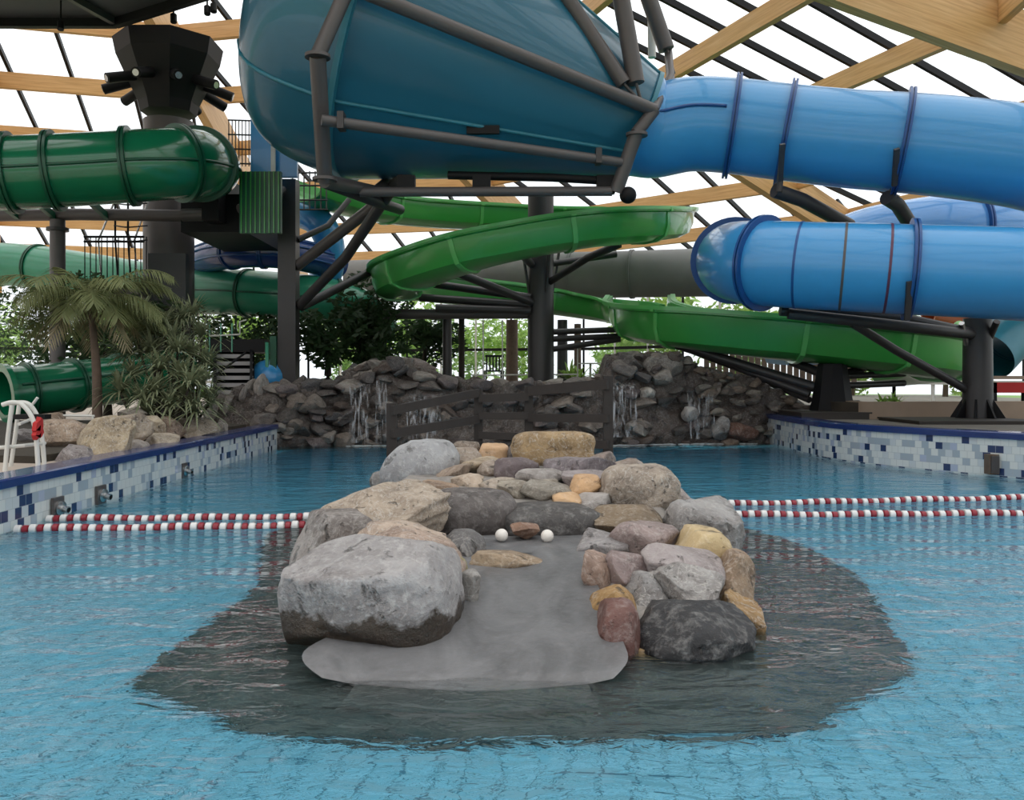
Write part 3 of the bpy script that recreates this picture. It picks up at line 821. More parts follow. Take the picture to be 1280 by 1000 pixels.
def stone_mesh(seed, dims, sub=4, boxy=3.4, cuts=16, depth=(.58, .92), rough=.04, tilt=0, yaw=0, lay=0):
    rnd = random.Random(seed); V, Fc = ICO[sub]; vs = []
    off = Vector((rnd.uniform(-50, 50), rnd.uniform(-50, 50), rnd.uniform(-50, 50)))
    pl = []
    for _ in range(cuts):
        n = Vector((rnd.gauss(0, 1), rnd.gauss(0, 1), rnd.gauss(0, .9))).normalized(); pl.append((n, rnd.uniform(*depth)))
    for v in V:
        k = (abs(v.x) ** boxy + abs(v.y) ** boxy + abs(v.z) ** boxy) ** (-1 / boxy); p = v * k
        for n, d in pl:
            e = p.dot(n) - d
            if e > 0: p = p - n * (e * .97)
        q = v * 1.3 + off
        p = p * (1 + rough * 1.6 * noise.noise(q) + rough * .9 * noise.noise(q * 2.7) + rough * .45 * noise.noise(q * 6.5) + rough * .3 * noise.noise(q * 14))
        if lay: p = p * (1 + lay * noise.noise(Vector((q.x * .6, q.y * .6, q.z * 6))))
        vs.append(p)
    R = Matrix.Rotation(tilt, 3, 'Y') @ Matrix.Rotation(yaw, 3, 'Z')
    D = Vector(dims)
    vs = [R @ Vector((p.x * D.x, p.y * D.y, p.z * D.z)) for p in vs]
    lo = [min(p[i] for p in vs) for i in range(3)]; hi = [max(p[i] for p in vs) for i in range(3)]
    return [Vector(((p[i] - (lo[i] + hi[i]) / 2) * dims[i] / (hi[i] - lo[i]) for i in range(3))) for p in vs], Fc


def stone(x0, y0, x1, y1, Y, thick, color, label, seed, mat='rock', cat='stone', name='stone', group=None, grow=.08, **kw):
    gx, gy = (x1 - x0) * grow, (y1 - y0) * grow
    a, b = P(x0 - gx, y1 + gy, Y), P(x1 + gx, y0 - gy * .4, Y)
    c = (a + b) / 2; dims = (b.x - a.x, thick, b.z - a.z)
    vs, fs = stone_mesh(seed, dims, **kw)
    o = MB().add(vs, fs).build(name, M[mat], None, 50 if kw.get('cuts', 9) > 10 else 180)
    o.location = c; o.color = (*color, 1)
    return tag(o, label, cat, group)


GREY, LG, TAN, PINK, MAUVE = (.34, .335, .335), (.46, .455, .45), (.50, .40, .28), (.52, .39, .31), (.34, .275, .265)
OCHRE, PEACH, DK, MAROON, BROWN, YEL = (.45, .27, .10), (.66, .43, .25), (.028, .028, .031), (.165, .075, .062), (.24, .17, .115), (.64, .49, .27)
DKB = (.115, .10, .095)

# island: cement body, ramp, ledge, drowned apron
isl = thing('rock_island', 'grey cement island with a wide wet ramp rising out of the pool between boulders', 'island', (0, 4, 0))
io = isl.location


def sstep(a, b, x): t = max(0, min(1, (x - a) / (b - a))); return t * t * (3 - 2 * t)


def core_h(x, y):
    L = -1.02 if y < 5 else (-1.35 if y < 6.3 else -1.35 + .16 * min(1, (y - 6.3) / 2)); Rr = 1.13 if y < 4.9 else (1.42 if y < 6.8 else 1.35)
    if y > 8.6: L = -1.35; Rr = 1.4
    edge = sstep(L - .12, L + .30, x) * (1 - sstep(Rr - .30, Rr + .12, x)) * sstep(4.38, 4.75, y) * (1 - sstep(10.6, 11.6, y))
    hh = .11 + .09 * sstep(4.7, 5.3, y) + .23 * sstep(6.25, 6.8, y) + .07 * sstep(6.8, 8, y) - .16 * sstep(8.9, 10.5, y)
    if y < 5.75:
        hh *= 1 - (1 - sstep(.40, .56, abs(x - .01))) * (1 - sstep(5.55, 5.75, y)) * 1.0
        if abs(x - .01) < .42 and y < 5.6: hh = -.15
    return -.55 + edge * (hh + .55) + .025 * noise.noise(Vector((x * 5, y * 5, 3)))


nx, nyy = 74, 150; mb = MB()
for j in range(nyy + 1):
    for i in range(nx + 1):
        x, y = -1.75 + 3.6 * i / nx, 3.95 + 7.85 * j / nyy; mb.v.append(Vector((x, y, core_h(x, y))))
for j in range(nyy):
    for i in range(nx):
        a = j * (nx + 1) + i; mb.f.append((a, a + 1, a + nx + 2, a + nx + 1))
mb.build('cement_body', M['mortar'], isl, 180, io)
# wet ramp with a gently dished surface
mb = MB(); nu, nv = 30, 40
rowsY = [3.86 + (5.78 - 3.86) * j / nv for j in range(nv + 1)]
for y in rowsY:
    f_ = (y - 3.86) / 1.92
    z = -.035 + .04 * sstep(3.86, 3.99, y) + .245 * max(0, (y - 3.97) / 1.81) ** 1.05
    xl = -1.0 + .30 * (1 - math.sqrt(1 - (1 - min(1, (y - 3.86) / .32)) ** 2)) + .63 * sstep(4.1, 5.1, y) + .04 * noise.noise(Vector((y * 2, 0, 1))); xr = .56 - .22 * (1 - math.sqrt(1 - (1 - min(1, (y - 3.86) / .32)) ** 2)) - .09 * sstep(3.8, 5.6, y)
    for i in range(nu + 1):
        u = i / nu; x = xl + (xr - xl) * u
        mb.v.append(Vector((x, y - .05 * math.sin(PI * u) * (1 - f_) ** 2 + .05 * (1 - f_) ** 2, z + .03 * (2 * u - 1) ** 2 + .010 * noise.noise(Vector((x * 3, y * 3, 0))))))
for j in range(nv):
    for i in range(nu):
        a = j * (nu + 1) + i; mb.f.append((a, a + 1, a + nu + 2, a + nu + 1))
front = [v.copy() for v in mb.v[:nu + 1]]
mb.build('ramp', M['ramp'], isl, 180, io)['label'] = 'smooth wet grey ramp'
tb = MB()
for k in range(5):
    for v in front: tb.v.append(Vector((v.x * (1 + .02 * k), v.y - .04 * k + .004, v.z - .004 - (0, .02, .05, .08, .12)[k])))
for j in range(4):
    for i in range(nu): a = j * (nu + 1) + i; tb.f.append((a + nu + 1, a + nu + 2, a + 1, a))
tb.build('ramp_toe', M['apron'], isl, 180, io)
mb = MB()
for j in range(13):
    for i in range(31):
        x = -.62 + 1.22 * i / 30; y = 5.66 + .52 * j / 12
        z = .232 + .028 * sstep(5.66, 5.80, y) + .012 * noise.noise(Vector((x * 7, y * 9, 5)))
        mb.v.append(Vector((x, y, z)))
for j in range(12):
    for i in range(30): a = j * 31 + i; mb.f.append((a, a + 1, a + 32, a + 31))
mb.build('ledge', M['ramp'], isl, 180, io)
apx = [(165, 858), (205, 820), (262, 775), (300, 750), (322, 725), (328, 690), (330, 672), (375, 645), (445, 626), (500, 618), (800, 618), (880, 640), (922, 655), (1000, 680), (1040, 700), (1075, 722), (1100, 755), (1122, 795), (1145, 835), (1120, 850), (1085, 867), (1050, 885), (1020, 905), (992, 916), (900, 918), (700, 920), (560, 922), (375, 922), (330, 912), (262, 890), (215, 873)]
ap = []
for x, y in apx:                                   # seen through the surface: bend the sight line into the water
    sn = (y - HY) / F; ys = CH / sn; L_ = math.hypot(1, sn); ci = 1 / L_ / 1.33; Y = ys + .24 * ci / math.sqrt(1 - ci * ci); ap.append(((x - 640) / F * Y, Y))
mb = MB(); n = len(ap)
mb.v = [Vector((x, y, -.245)) for x, y in ap] + [Vector((x * .9, 6 + (y - 6) * .84, -.13)) for x, y in ap] + [Vector((x, y, -.4)) for x, y in ap]
for k in range(n):
    k2 = (k + 1) % n; mb.f += [(k, n + k, n + k2, k2), (2 * n + k, k, k2, 2 * n + k2)]
mb.f.append(tuple(range(n, 2 * n)))
mb.build('apron', M['apron'], isl, None, io)['label'] = 'dark green-grey apron under the water'

S = stone
S(355, 668, 582, 826, 4.72, .95, (.40, .385, .385), 'largest pale grey boulder at the ramp foot with a dark waterline band', 11, 'rock_stain', 'boulder', 'boulder', sub=5, boxy=3.0, cuts=12, depth=(.86, 1.05), rough=.035, grow=0)
S(470, 660, 575, 742, 5.15, .5, PINK, 'pinkish flaky slab lying on the shoulder of the largest grey boulder', 12, 'rock_layer', boxy=3, cuts=8, tilt=.42, lay=.05)
S(372, 640, 470, 722, 5.75, .6, (.36, .33, .31), 'grey-brown squared stone behind the largest grey boulder, over the dark water', 13, boxy=3.2, cuts=9)
S(395, 606, 552, 690, 6.15, .75, (.50, .41, .32), 'long tan ridged rock sloping down to the lane rope', 14, 'rock_layer', boxy=2.6, cuts=10, tilt=-.40, lay=.07, sub=5)
S(440, 650, 560, 700, 5.5, .5, (.55, .43, .34), 'buff layered stone between the long tan rock and the largest grey boulder', 15, 'rock_layer', boxy=2.6, tilt=.25, lay=.06)
S(482, 552, 568, 618, 8.2, .6, (.44, .45, .465), 'smooth blue-grey boulder leaning at the foot of the thin fence post', 16, 'rock_smooth', 'boulder', 'boulder', boxy=2.3, cuts=5, tilt=-.55, rough=.03)
S(565, 552, 599, 580, 8.9, .3, (.27, .21, .16), 'round mottled brown cobble beside the smooth blue-grey boulder', 17, 'rock_layer')
S(598, 555, 634, 578, 8.9, .35, PEACH, 'rounded peach cobble left of the log-shaped block'.replace(' left of', ' next to'), 18, 'rock_smooth', cuts=4)
S(634, 556, 652, 580, 8.8, .2, (.30, .28, .28), 'small grey stone wedged between the peach cobble and the log-shaped block', 19)
S(645, 540, 737, 579, 8.45, .38, (.42, .29, .15), 'log-shaped golden brown block crowning the island', 20, 'rock_layer', 'boulder', 'boulder', boxy=4.5, cuts=6, depth=(.95, 1.15), rough=.03)
S(730, 564, 768, 592, 8.4, .4, (.31, .25, .22), 'low brown stone beside the log-shaped block, next to the open water', 21)
S(621, 573, 670, 602, 7.75, .3, (.16, .125, .13), 'dark plum block with a flat top', 22, 'rock_smooth', boxy=4.5, cuts=6, depth=(.9, 1.1), rough=.02)
S(685, 570, 766, 602, 7.65, .5, (.27, .235, .25), 'long purple-grey flat stone under the log-shaped block', 23, boxy=3.2, cuts=8)
S(648, 586, 708, 606, 7.4, .35, (.36, .33, .31), 'flat grey stone beside the dark plum block', 24, boxy=3)
S(580, 572, 624, 594, 8.2, .4, TAN, 'small tan stone between the mottled cobble and the dark plum block', 25)
S(548, 580, 585, 606, 7.9, .4, (.37, .28, .21), 'brown rounded stone at the base of the smooth blue-grey boulder', 26)
S(566, 592, 602, 616, 7.5, .4, (.55, .44, .34), 'buff stone above the dark oval boulder', 27)
S(596, 598, 640, 616, 7.4, .35, (.50, .42, .34), 'thin buff slab between the buff stone and the olive stone', 28)
S(522, 602, 572, 636, 7.1, .5, (.39, .27, .18), 'tawny stone wedged between the long tan rock and the dark oval boulder', 29)
S(534, 612, 640, 670, 6.5, .6, DKB, 'dark oval boulder with a flat top over the ledge', 30, 'rock_smooth', 'boulder', 'boulder', boxy=2.8, cuts=5, depth=(.85, 1.1), rough=.025, sub=5)
S(634, 630, 748, 670, 6.45, .6, (.075, .07, .068), 'long near-black slab over the ledge with two pale balls', 31, 'rock_smooth', boxy=3.4, cuts=6, depth=(.85, 1.1), rough=.025)
S(624, 600, 668, 630, 7.05, .4, (.37, .325, .26), 'olive-tan stone right above the gap between the two dark slabs'.replace(' right', ''), 32)
S(654, 600, 714, 630, 6.95, .45, (.33, .30, .25), 'larger olive-grey wedge behind the near-black slab', 33, boxy=2.8)
S(710, 594, 752, 622, 7.0, .35, (.68, .43, .23), 'bright apricot stone beside the holed boulder', 34, 'rock_smooth', cuts=5)
S(692, 616, 724, 638, 6.75, .25, (.62, .40, .22), 'small apricot pebble just above the near-black slab', 35, 'rock_smooth', cuts=4)
S(718, 616, 762, 642, 6.75, .3, (.42, .39, .37), 'pale grey flat stone between the small apricot pebble and the holed boulder', 36)
S(754, 581, 842, 664, 6.95, .65, (.47, .395, .32), 'tall craggy grey-tan boulder with a dark hole in its flank', 37, 'rock_layer', 'boulder', 'boulder', boxy=3.2, cuts=12, depth=(.8, 1.0), rough=.06, sub=5)
S(746, 634, 824, 672, 6.3, .45, (.22, .16, .10), 'brown wedge stone under the holed boulder', 38, boxy=2.6)
S(832, 624, 922, 700, 6.5, .6, (.36, .345, .335), 'rough grey boulder where the lane ropes of the clear side end', 39, 'rock', 'boulder', 'boulder', boxy=3, cuts=10, rough=.06, sub=5)
S(826, 612, 870, 650, 7.3, .5, (.38, .32, .29), 'brown-grey stone half hidden between holed boulder and rough grey boulder', 40)
S(766, 652, 846, 700, 5.8, .5, (.37, .29, .275), 'dusty mauve rounded stone below the brown wedge', 41, boxy=2.6)
S(846, 662, 904, 716, 5.55, .4, YEL, 'creamy yellow egg-shaped stone on the side near the rough grey boulder', 42, 'rock_smooth', tilt=.5, cuts=5, rough=.03)
S(727, 688, 768, 740, 5.2, .35, (.47, .33, .26), 'pink-tan stone at the top corner of the ramp', 43)
S(756, 688, 818, 738, 5.2, .4, (.33, .25, .24), 'rounded mauve-brown stone beside the pink-tan corner stone', 44, boxy=2.8)
S(806, 680, 896, 732, 5.2, .5, (.38, .33, .325), 'sloping mauve-grey slab under the creamy yellow stone', 45, tilt=.25, boxy=2.8)
S(780, 718, 832, 764, 4.95, .4, (.34, .33, .325), 'grooved grey stone between the mauve-brown stone and the black boulder', 46, 'rock_layer', lay=.06)
S(812, 704, 898, 764, 4.95, .5, (.42, .40, .385), 'pale grey layered stone with a pinkish pebbly corner above the black boulder', 47, 'rock_layer', lay=.07, tilt=.18, boxy=2.8)
S(738, 732, 790, 770, 4.85, .35, OCHRE, 'ochre yellow stone above the maroon upright stone', 48, boxy=3)
S(748, 752, 798, 840, 4.5, .40, MAROON, 'upright maroon stone at the ramp edge beside the black boulder', 49, 'rock_smooth', boxy=3.2, cuts=7, depth=(.85, 1.05), rough=.03, tilt=-.06)
S(790, 750, 938, 837, 4.62, .75, DK, 'large black boulder with grey streaks at the waterline', 50, 'rock_smooth', 'boulder', 'boulder', boxy=2.8, cuts=11, depth=(.8, 1.0), rough=.04, sub=5, grow=.02)
S(886, 690, 938, 768, 5.2, .55, (.36, .25, .16), 'tan-brown stone above the ochre knobbly stones beside the black boulder', 51)
S(898, 738, 944, 800, 4.95, .5, (.42, .26, .11), 'knobbly ochre-brown stone hugging the flank of the black boulder', 52, 'rock_layer', rough=.09)
S(790, 806, 860, 842, 4.48, .3, (.40, .25, .10), 'thin ochre strip of stone under the black boulder', 53)
S(908, 805, 945, 838, 4.7, .3, (.20, .20, .19), 'small dark grey stone in the water beside the black boulder', 54)
S(590, 688, 672, 712, 5.55, .30, (.44, .33, .22), 'flat tan stone set into the top of the wet ramp', 55, boxy=3)
S(545, 664, 604, 704, 5.7, .3, (.16, .155, .155), 'dark grey angular stone at the ledge end near the flaky slab', 56, boxy=3)
S(640, 653, 672, 672, 6.05, .2, (.26, .15, .10), 'small reddish brown stone between the two pale balls', 57)
S(466, 588, 494, 622, 8.6, .35, (.33, .32, .31), 'grey stone at the waterline under the thin fence post', 58)
S(575, 712, 600, 760, 4.95, .2, (.33, .31, .29), 'narrow grey stone between the largest grey boulder and the ramp', 59)
S(498, 610, 548, 642, 7.35, .4, (.47, .37, .28), 'buff stone tucked under the smooth blue-grey boulder, over the long tan rock', 60)
S(598, 576, 630, 600, 7.95, .35, (.46, .38, .31), 'light tan stone touching the dark plum block on its pool side', 61)
S(704, 588, 756, 606, 7.3, .35, (.34, .30, .30), 'flat mauve-grey stone behind the bright apricot stone', 62)
S(768, 574, 806, 604, 7.9, .4, (.34, .27, .22), 'brown stone behind the holed boulder', 63)
S(864, 676, 928, 732, 5.9, .5, (.30, .25, .21), 'sloping brown-grey stone between the creamy yellow stone and the water', 64)
S(722, 664, 780, 700, 5.75, .35, (.33, .31, .31), 'flat grey stone where the ledge meets the dusty mauve stone', 65)
S(548, 694, 584, 738, 5.15, .3, (.40, .35, .19), 'mossy yellowish stone at the ramp shoulder under the flaky slab', 66)
S(430, 616, 500, 660, 7.0, .4, (.42, .33, .26), 'tan stone on the water side of the long tan rock', 67)
S(560, 560, 600, 590, 8.5, .3, (.38, .31, .25), 'drab stone in front of the mottled brown cobble', 68)
S(648, 600, 700, 622, 7.2, .3, (.41, .36, .29), 'khaki stone between the olive-tan and olive-grey stones', 69)
for x, y, lb, Y in ((627, 669, 'cream ball on the ledge below the dark oval boulder', 5.95), (684, 670, 'cream ball on the ledge below the near-black slab', 5.95)):
    c = P(x, y, Y)
    b = thing('ball', lb, 'ball', c)
    MB().lathe(c + Vector((0, 0, -.044)), (0, 0, 1), [(.044 - .044 * math.cos(PI * k / 12), max(.0005, .044 * math.sin(PI * k / 12))) for k in range(13)], 20).build('shell', M['ball'], b, 180, c)
    MB().lathe(c + Vector((0, .034, -.034)), (0, 1, 0), [(0, .014), (.05, .014), (.05, .001)], 12).build('nozzle', M['chrome'], b, 40, c)

# timber guard fence round the back of the island
fe = thing('guard_fence', 'dark weathered timber fence of four posts around the far end of the island', 'fence', (0, 10.6, .2))
o0 = fe.location
posts = {'a': (490, 504, 604, 9.9), 'b': (598, 486, 570, 11.2), 'c': (661, 482, 560, 11.2), 'd': (760, 470, 588, 10.4)}
for k, (x, y0, y1, Y) in posts.items():
    a, b = P(x, y1, Y), P(x, y0, Y); MB().box((a.x - .055, Y - .055, a.z - .1), (a.x + .055, Y + .055, b.z)).build('post', M['wood_dark'], fe, None, o0)
for (k1, y1, k2, y2, d) in (('a', 513, 'b', 491, .10), ('a', 542, 'b', 524, .10), ('b', 498, 'c', 496, .10), ('b', 520, 'c', 520, .09), ('b', 544, 'c', 546, .09), ('c', 489, 'd', 480, .12), ('c', 522, 'd', 523, .10), ('c', 552, 'd', 556, .10)):
    a, b = posts[k1], posts[k2]; MB().beam(P(a[0], y1, a[3] - .08), P(b[0], y2, b[3] - .08), .045, d).build('rail', M['wood_dark'], fe, None, o0)


# ------------------------------------------------------------------ lane ropes
def bead(r, hl):
    return MB().lathe((-hl, 0, 0), (1, 0, 0), [(0, .012), (0, r * .8), (hl * .25, r), (hl * 1.75, r), (hl * 2, r * .8), (hl * 2, .012)], 14)


proto_w = bead(.043, .030).build('white_float', M['white_rope'], None, 40); proto_r = bead(.041, .026).build('red_float', M['red_rope'], None, 40)
for o in (proto_w, proto_r): COL.objects.unlink(o)


def rope(a, b, label):
    a, b = Vector((a[0], a[1], .012)), Vector((b[0], b[1], .012)); L = (b - a).length; d = (b - a) / L
    t = thing('lane_rope', label, 'lane rope', a, 'lane ropes across the pool')
    n = int(L / .128); rot = math.atan2(d.y, d.x)
    MB().tube([a, b], .010, 6).build('cord', M['white_rope'], t, None, a)
    for i in range(n):
        for pr, off in ((proto_w, .03), (proto_r, .094)):
            c = pr.copy(); COL.objects.link(c); c.parent = t; s_ = i * .128 + off
            bob = .008 * math.sin(i * .7) ; c.location = d * s_ + Vector((0, .012 * math.sin(i * .45), bob)); c.rotation_euler = (0, 0, rot)


def wp(px, py): Y = CH * F / (py - HY); return ((px - 640) / F * Y, Y)


rope((-4.44, wp(0, 664)[1]), wp(400, 659), 'nearer red and white lane rope, tied to the long tan rock')
rope((-4.46, wp(30, 651)[1]), wp(425, 648), 'farther red and white lane rope, reaching the mosaic wall with the ladder')
rope(wp(903, 646), (9.0, 8.92), 'nearer red and white lane rope, ending at the rough grey boulder')
rope(wp(868, 633), (8.12, 10.3), 'farther red and white lane rope, running out behind the rough grey boulder')

# ------------------------------------------------------------------ cascade wall behind the pool
top = [(262, 506), (283, 498), (300, 490), (330, 486), (380, 484), (425, 480), (440, 462), (470, 456), (500, 455), (520, 468), (560, 478), (620, 482), (700, 482), (750, 476), (758, 452), (800, 446), (850, 448), (868, 462), (905, 470), (945, 478), (985, 500), (1005, 512)]
basey = lambda px: 17.6 + .9 * sstep(300, 470, px) + (-.0) + .5 * sstep(740, 900, px)


def top_at(px):
    for (a, b), (c, d) in zip(top, top[1:]):
        if a <= px <= c: return b + (d - b) * (px - a) / (c - a)
    return top[0][1] if px < top[0][0] else top[-1][1]


cas = thing('rock_cascade', 'rugged dark rock cascade wall closing the far end of the pool', 'rock wall', (0, 18.4, 0))
co_ = cas.location; mb = MB(); NU, NV = 260, 44
for i in range(NU + 1):
    px = 262 + (1006 - 262) * i / NU; Y0 = basey(px); zt = CH - (top_at(px) - HY) / F * (Y0 + .5)
    for j in range(NV + 1):
        v = j / NV
        if v < .62: z = -.6 + (zt + .6) * (v / .62); y = Y0 + .30 * (v / .62) ** 2
        else: z = zt + .05 * math.sin((v - .62) * 8); y = Y0 + .30 + (v - .62) * 2.6
        x = (px - 640) / F * (Y0 + .3)
        q = Vector((x * 1.6, z * 2.2, y * 1.6)); k = noise.noise(q) * .16 + (1 - 2 * abs(noise.noise(Vector((x * 2.5, z * 6, 4))))) * .10 + noise.noise(q * 5) * .06 + noise.noise(q * 10) * .03
        mb.v.append(Vector((x, y - k * 1.4 - (.16 if v < .3 else 0) * abs(noise.noise(Vector((x, 9, 0)))), z + (k * .7 if v > .5 else 0))))
for i in range(NU):
    for j in range(NV): a = i * (NV + 1) + j; mb.f.append((a, a + NV + 1, a + NV + 2, a + 1))
o = mb.build('rock_face', M['rock'], cas, 180, co_); o.color = (.13, .106, .092, 1)
# stones bedded in the wall: a few shared shapes
shapes = []
for k in range(9):
    vs, fs = stone_mesh(300 + k, (1, 1, 1), sub=3, boxy=3.6, cuts=14, depth=(.62, .95), rough=.06); o = MB().add(vs, fs).build('cascade_stone', M['rock'], None, 28); COL.objects.unlink(o); shapes.append(o)
pal = [(.15, .13, .12), (.22, .19, .17), (.11, .095, .085), (.30, .25, .21), (.19, .155, .15), (.14, .10, .08), (.36, .32, .28), (.10, .09, .09)]
zones = [((262, 335), 'pale upright stones where the cascade meets the mosaic wall by the stairs', 12, [(.36, .33, .30), (.42, .38, .34), (.25, .22, .20)]), ((335, 432), 'stones in the low straight part of the cascade beside the stairs', 44, pal),
         ((432, 530), 'stones of the peaked cascade fall behind the thin fence post', 44, pal), ((530, 750), 'stones in the low cascade stretch behind the timber fence', 60, pal),
         ((750, 872), 'stones of the taller cascade fall beside the green flume', 48, pal), ((872, 1000), 'stones in the cascade end next to the quay kerb', 82, [(.30, .27, .23), (.38, .34, .28), (.24, .20, .17), (.20, .18, .16), (.34, .26, .20)])]
rnd = random.Random(5)
for (xa, xb), lab, cnt, cols in zones:
    for k in range(cnt):
        px = rnd.uniform(xa, xb); Y0 = basey(px); zt = CH - (top_at(px) - HY) / F * (Y0 + .5)
        v = rnd.random() if k % 3 else 1.0
        z = -.02 + (zt + .02) * v; y = Y0 + .30 * v * v - .20 + (rnd.uniform(0, .5 if xa < 872 else 1.1) if v == 1 else 0)
        s = rnd.uniform(.20, .48) * (.75 if xa == 872 else 1); o = rnd.choice(shapes).copy(); COL.objects.link(o)
        o.location = ((px - 640) / F * (Y0 + .3), y, z); o.rotation_euler = (rnd.uniform(-.4, .4), rnd.uniform(-.5, .5), rnd.uniform(0, 6))
        sz = rnd.uniform(.35, .8)
        if xa == 262: o.scale = (s * .5, s * .6, s * 1.5); o.rotation_euler = (.2, rnd.uniform(.1, .5), 0)
        else: o.scale = (s * 1.25, s * 1.0, s * sz)
        o.color = (*rnd.choice(cols), 1); tag(o, lab[0].upper() * 0 + lab.replace('stones', 'stone', 1).replace('pale upright stone ', 'pale upright stone '), 'stone', lab)
for x0, y0, x1, y1, Y, c, lab, sd in ((800, 484, 818, 500, 18.6, (.60, .56, .50), 'pale cream stone on the taller cascade fall, above the brown face', 401), (853, 508, 872, 526, 18.6, (.50, .47, .44), 'pale grey stone low on the taller cascade fall', 402), (805, 444, 850, 470, 18.9, (.30, .27, .24), 'knobbly boulder on top of the taller cascade fall', 403), (760, 448, 800, 474, 18.9, (.17, .12, .11), 'dark plum boulder on top of the taller cascade fall', 404),
                                  (478, 540, 500, 552, 18.0, (.36, .35, .34), 'pale stone at the waterline of the peaked cascade fall', 405), (436, 452, 475, 478, 18.8, (.42, .38, .33), 'light boulder capping the peaked cascade fall', 406), (478, 448, 540, 470, 19.0, (.36, .30, .27), 'broad brown boulder at the crest of the peaked cascade fall', 407), (905, 528, 945, 550, 18.7, (.20, .10, .07), 'rusty brown stone at the waterline near the quay kerb', 408), (890, 520, 910, 548, 18.6, (.33, .31, .29), 'upright grey stone at the waterline near the quay kerb', 409)):
    stone(x0, y0, x1, y1, Y, .45, c, lab, sd, sub=3, boxy=2.6)
# falling water
for px0, px1, y0, y1, lab in ((438, 462, 478, 553, 'thin white water sheet at the near edge of the peaked cascade fall'), (470, 484, 470, 554, 'white water thread down the middle of the peaked cascade fall'), (508, 552, 492, 548, 'broken white water veil between peaked fall and timber fence'), (762, 796, 478, 546, 'wide white water veil at the dark end of the taller cascade fall'), (858, 874, 486, 548, 'narrow white water strand beside the pale grey cascade stone'), (876, 892, 490, 545, 'white water strand nearest the quay kerb')):
    Y0 = basey((px0 + px1) / 2) - .34; mb = MB(); nx_ = 10
    for i in range(nx_ + 1):
        px = px0 + (px1 - px0) * i / nx_
        for j in range(15):
            v = j / 14; p = P(px, y0 + (y1 - y0) * v, Y0 - .02); mb.v.append(Vector((p.x + .03 * noise.noise(Vector((px * .2, v * 3, 0))), Y0 - .16 * math.sqrt(v) + .06 * noise.noise(Vector((px * .4, v * 2, 7))) + (.35 if j == 0 else 0), p.z)))
    for i in range(nx_):
        for j in range(14): a = i * 15 + j; mb.f.append((a, a + 1, a + 16, a + 15))
    tag(mb.build('waterfall', M['fall'], None, 180), lab, 'waterfall', 'water falling over the cascade wall')
mb = MB(); rr = random.Random(3)
for xa, xb in ((430, 600), (745, 945)):
    for k in range(150):
        px = rr.uniform(xa, xb); y = basey(px) - .28 + rr.uniform(-.12, .08); x = (px - 640) / F * y; s = rr.uniform(.02, .055)
        mb.add([Vector((x + v.x * s * 1.6, y + v.y * s, .0 + v.z * s * .16)) for v in ICO[2][0]], ICO[2][1])
tag(mb.build('foam', M['foam'], None, 180), 'line of white foam where the falls hit the pool', 'foam', kind='stuff')
# ------------------------------------------------------------------ boulders along the tiled ledge of the beige deck
for x0, y0, x1, y1, Y, c, lab, sd in (
        (48, 524, 112, 566, 10.6, (.45, .34, .25), 'smooth tan boulder behind the white pool ladder', 501), (62, 556, 128, 598, 9.4, (.30, .265, .26), 'grey boulder low on the deck beside the white pool ladder', 502),
        (98, 520, 166, 590, 10.2, (.52, .42, .28), 'tall yellowish boulder above the navy coping, next to the grey one', 503), (140, 516, 186, 560, 11.2, (.44, .36, .27), 'tan boulder with dark folds beside the tall yellowish boulder', 504),
        (150, 550, 182, 578, 10.6, (.40, .35, .31), 'greyish boulder on the coping below the folded tan boulder', 505), (176, 520, 206, 552, 12.2, (.47, .39, .28), 'sandy boulder under the spiky bush', 506),
        (182, 542, 224, 568, 11.6, (.46, .39, .30), 'pale sandy boulder on the coping under the spiky bush', 507), (204, 520, 228, 556, 12.8, (.33, .24, .18), 'brown boulder below the far side of the spiky bush', 508),
        (222, 522, 268, 556, 13.2, (.43, .36, .28), 'broad tan boulder next to the brown one', 509), (262, 528, 284, 546, 14.4, (.38, .34, .29), 'small grey-tan boulder at the end of the boulder row by the stairs', 510),
        (156, 508, 182, 528, 12.6, (.37, .33, .28), 'round grey stone on top of the boulder row at the foot of the palm', 511), (48, 516, 80, 540, 11.4, (.34, .25, .18), 'brown boulder behind the smooth tan boulder', 512),
        (20, 536, 50, 556, 11.6, (.34, .32, .32), 'grey rubble stone behind the white pool ladder', 513), (118, 566, 150, 592, 10.0, (.50, .42, .33), 'light sandy stone on the coping beneath the tall yellowish boulder', 514)):
    stone(x0, y0, x1, y1, Y + .8, .55, c, lab, sd, mat='rock_layer', name='boulder', grow=.04, cat='boulder', sub=4, boxy=2.8, cuts=14, rough=.06)

# white ladder rails, towel and foot rail
ld = thing('pool_ladder', 'curved white pool ladder rails on the beige deck', 'ladder', P(22, 584, 9.1))
o0 = ld.location
for dx, dy in ((0, 0), (9, .45)):
    Y = 9.0 + dy
    pipe('rail', [P(6 + dx * .7, 590, Y), P(10 + dx, 545, Y), P(15 + dx, 506, Y)], .022, ld, o0, 'white_rail', 10)
    pipe('rail', [P(3 + dx, 506, Y), P(15 + dx, 503, Y), P(28 + dx, 506, Y), P(40 + dx * .8, 522, Y), P(45 + dx * .8, 545, Y), P(48 + dx * .9, 588, Y)], .024, ld, o0, 'white_rail', 10, n=6)
pipe('tread', [P(-6, 560, 9.0), P(30, 557, 9.1), P(56, 554, 9.5)], .020, ld, o0, 'white_rail', 8)
pipe('tread', [P(24, 530, 9.0), P(44, 522, 9.4)], .018, ld, o0, 'white_rail', 8)
pipe('brace', [P(41, 505, 9.4), P(47, 497, 9.4)], .016, ld, o0, 'white_rail', 8)
MB().box(P(18, 524, 9.3) + Vector((0, -.04, 0)), P(58, 518, 9.3) + Vector((0, .1, 0))).build('seat', M['black'], ld, None, o0)
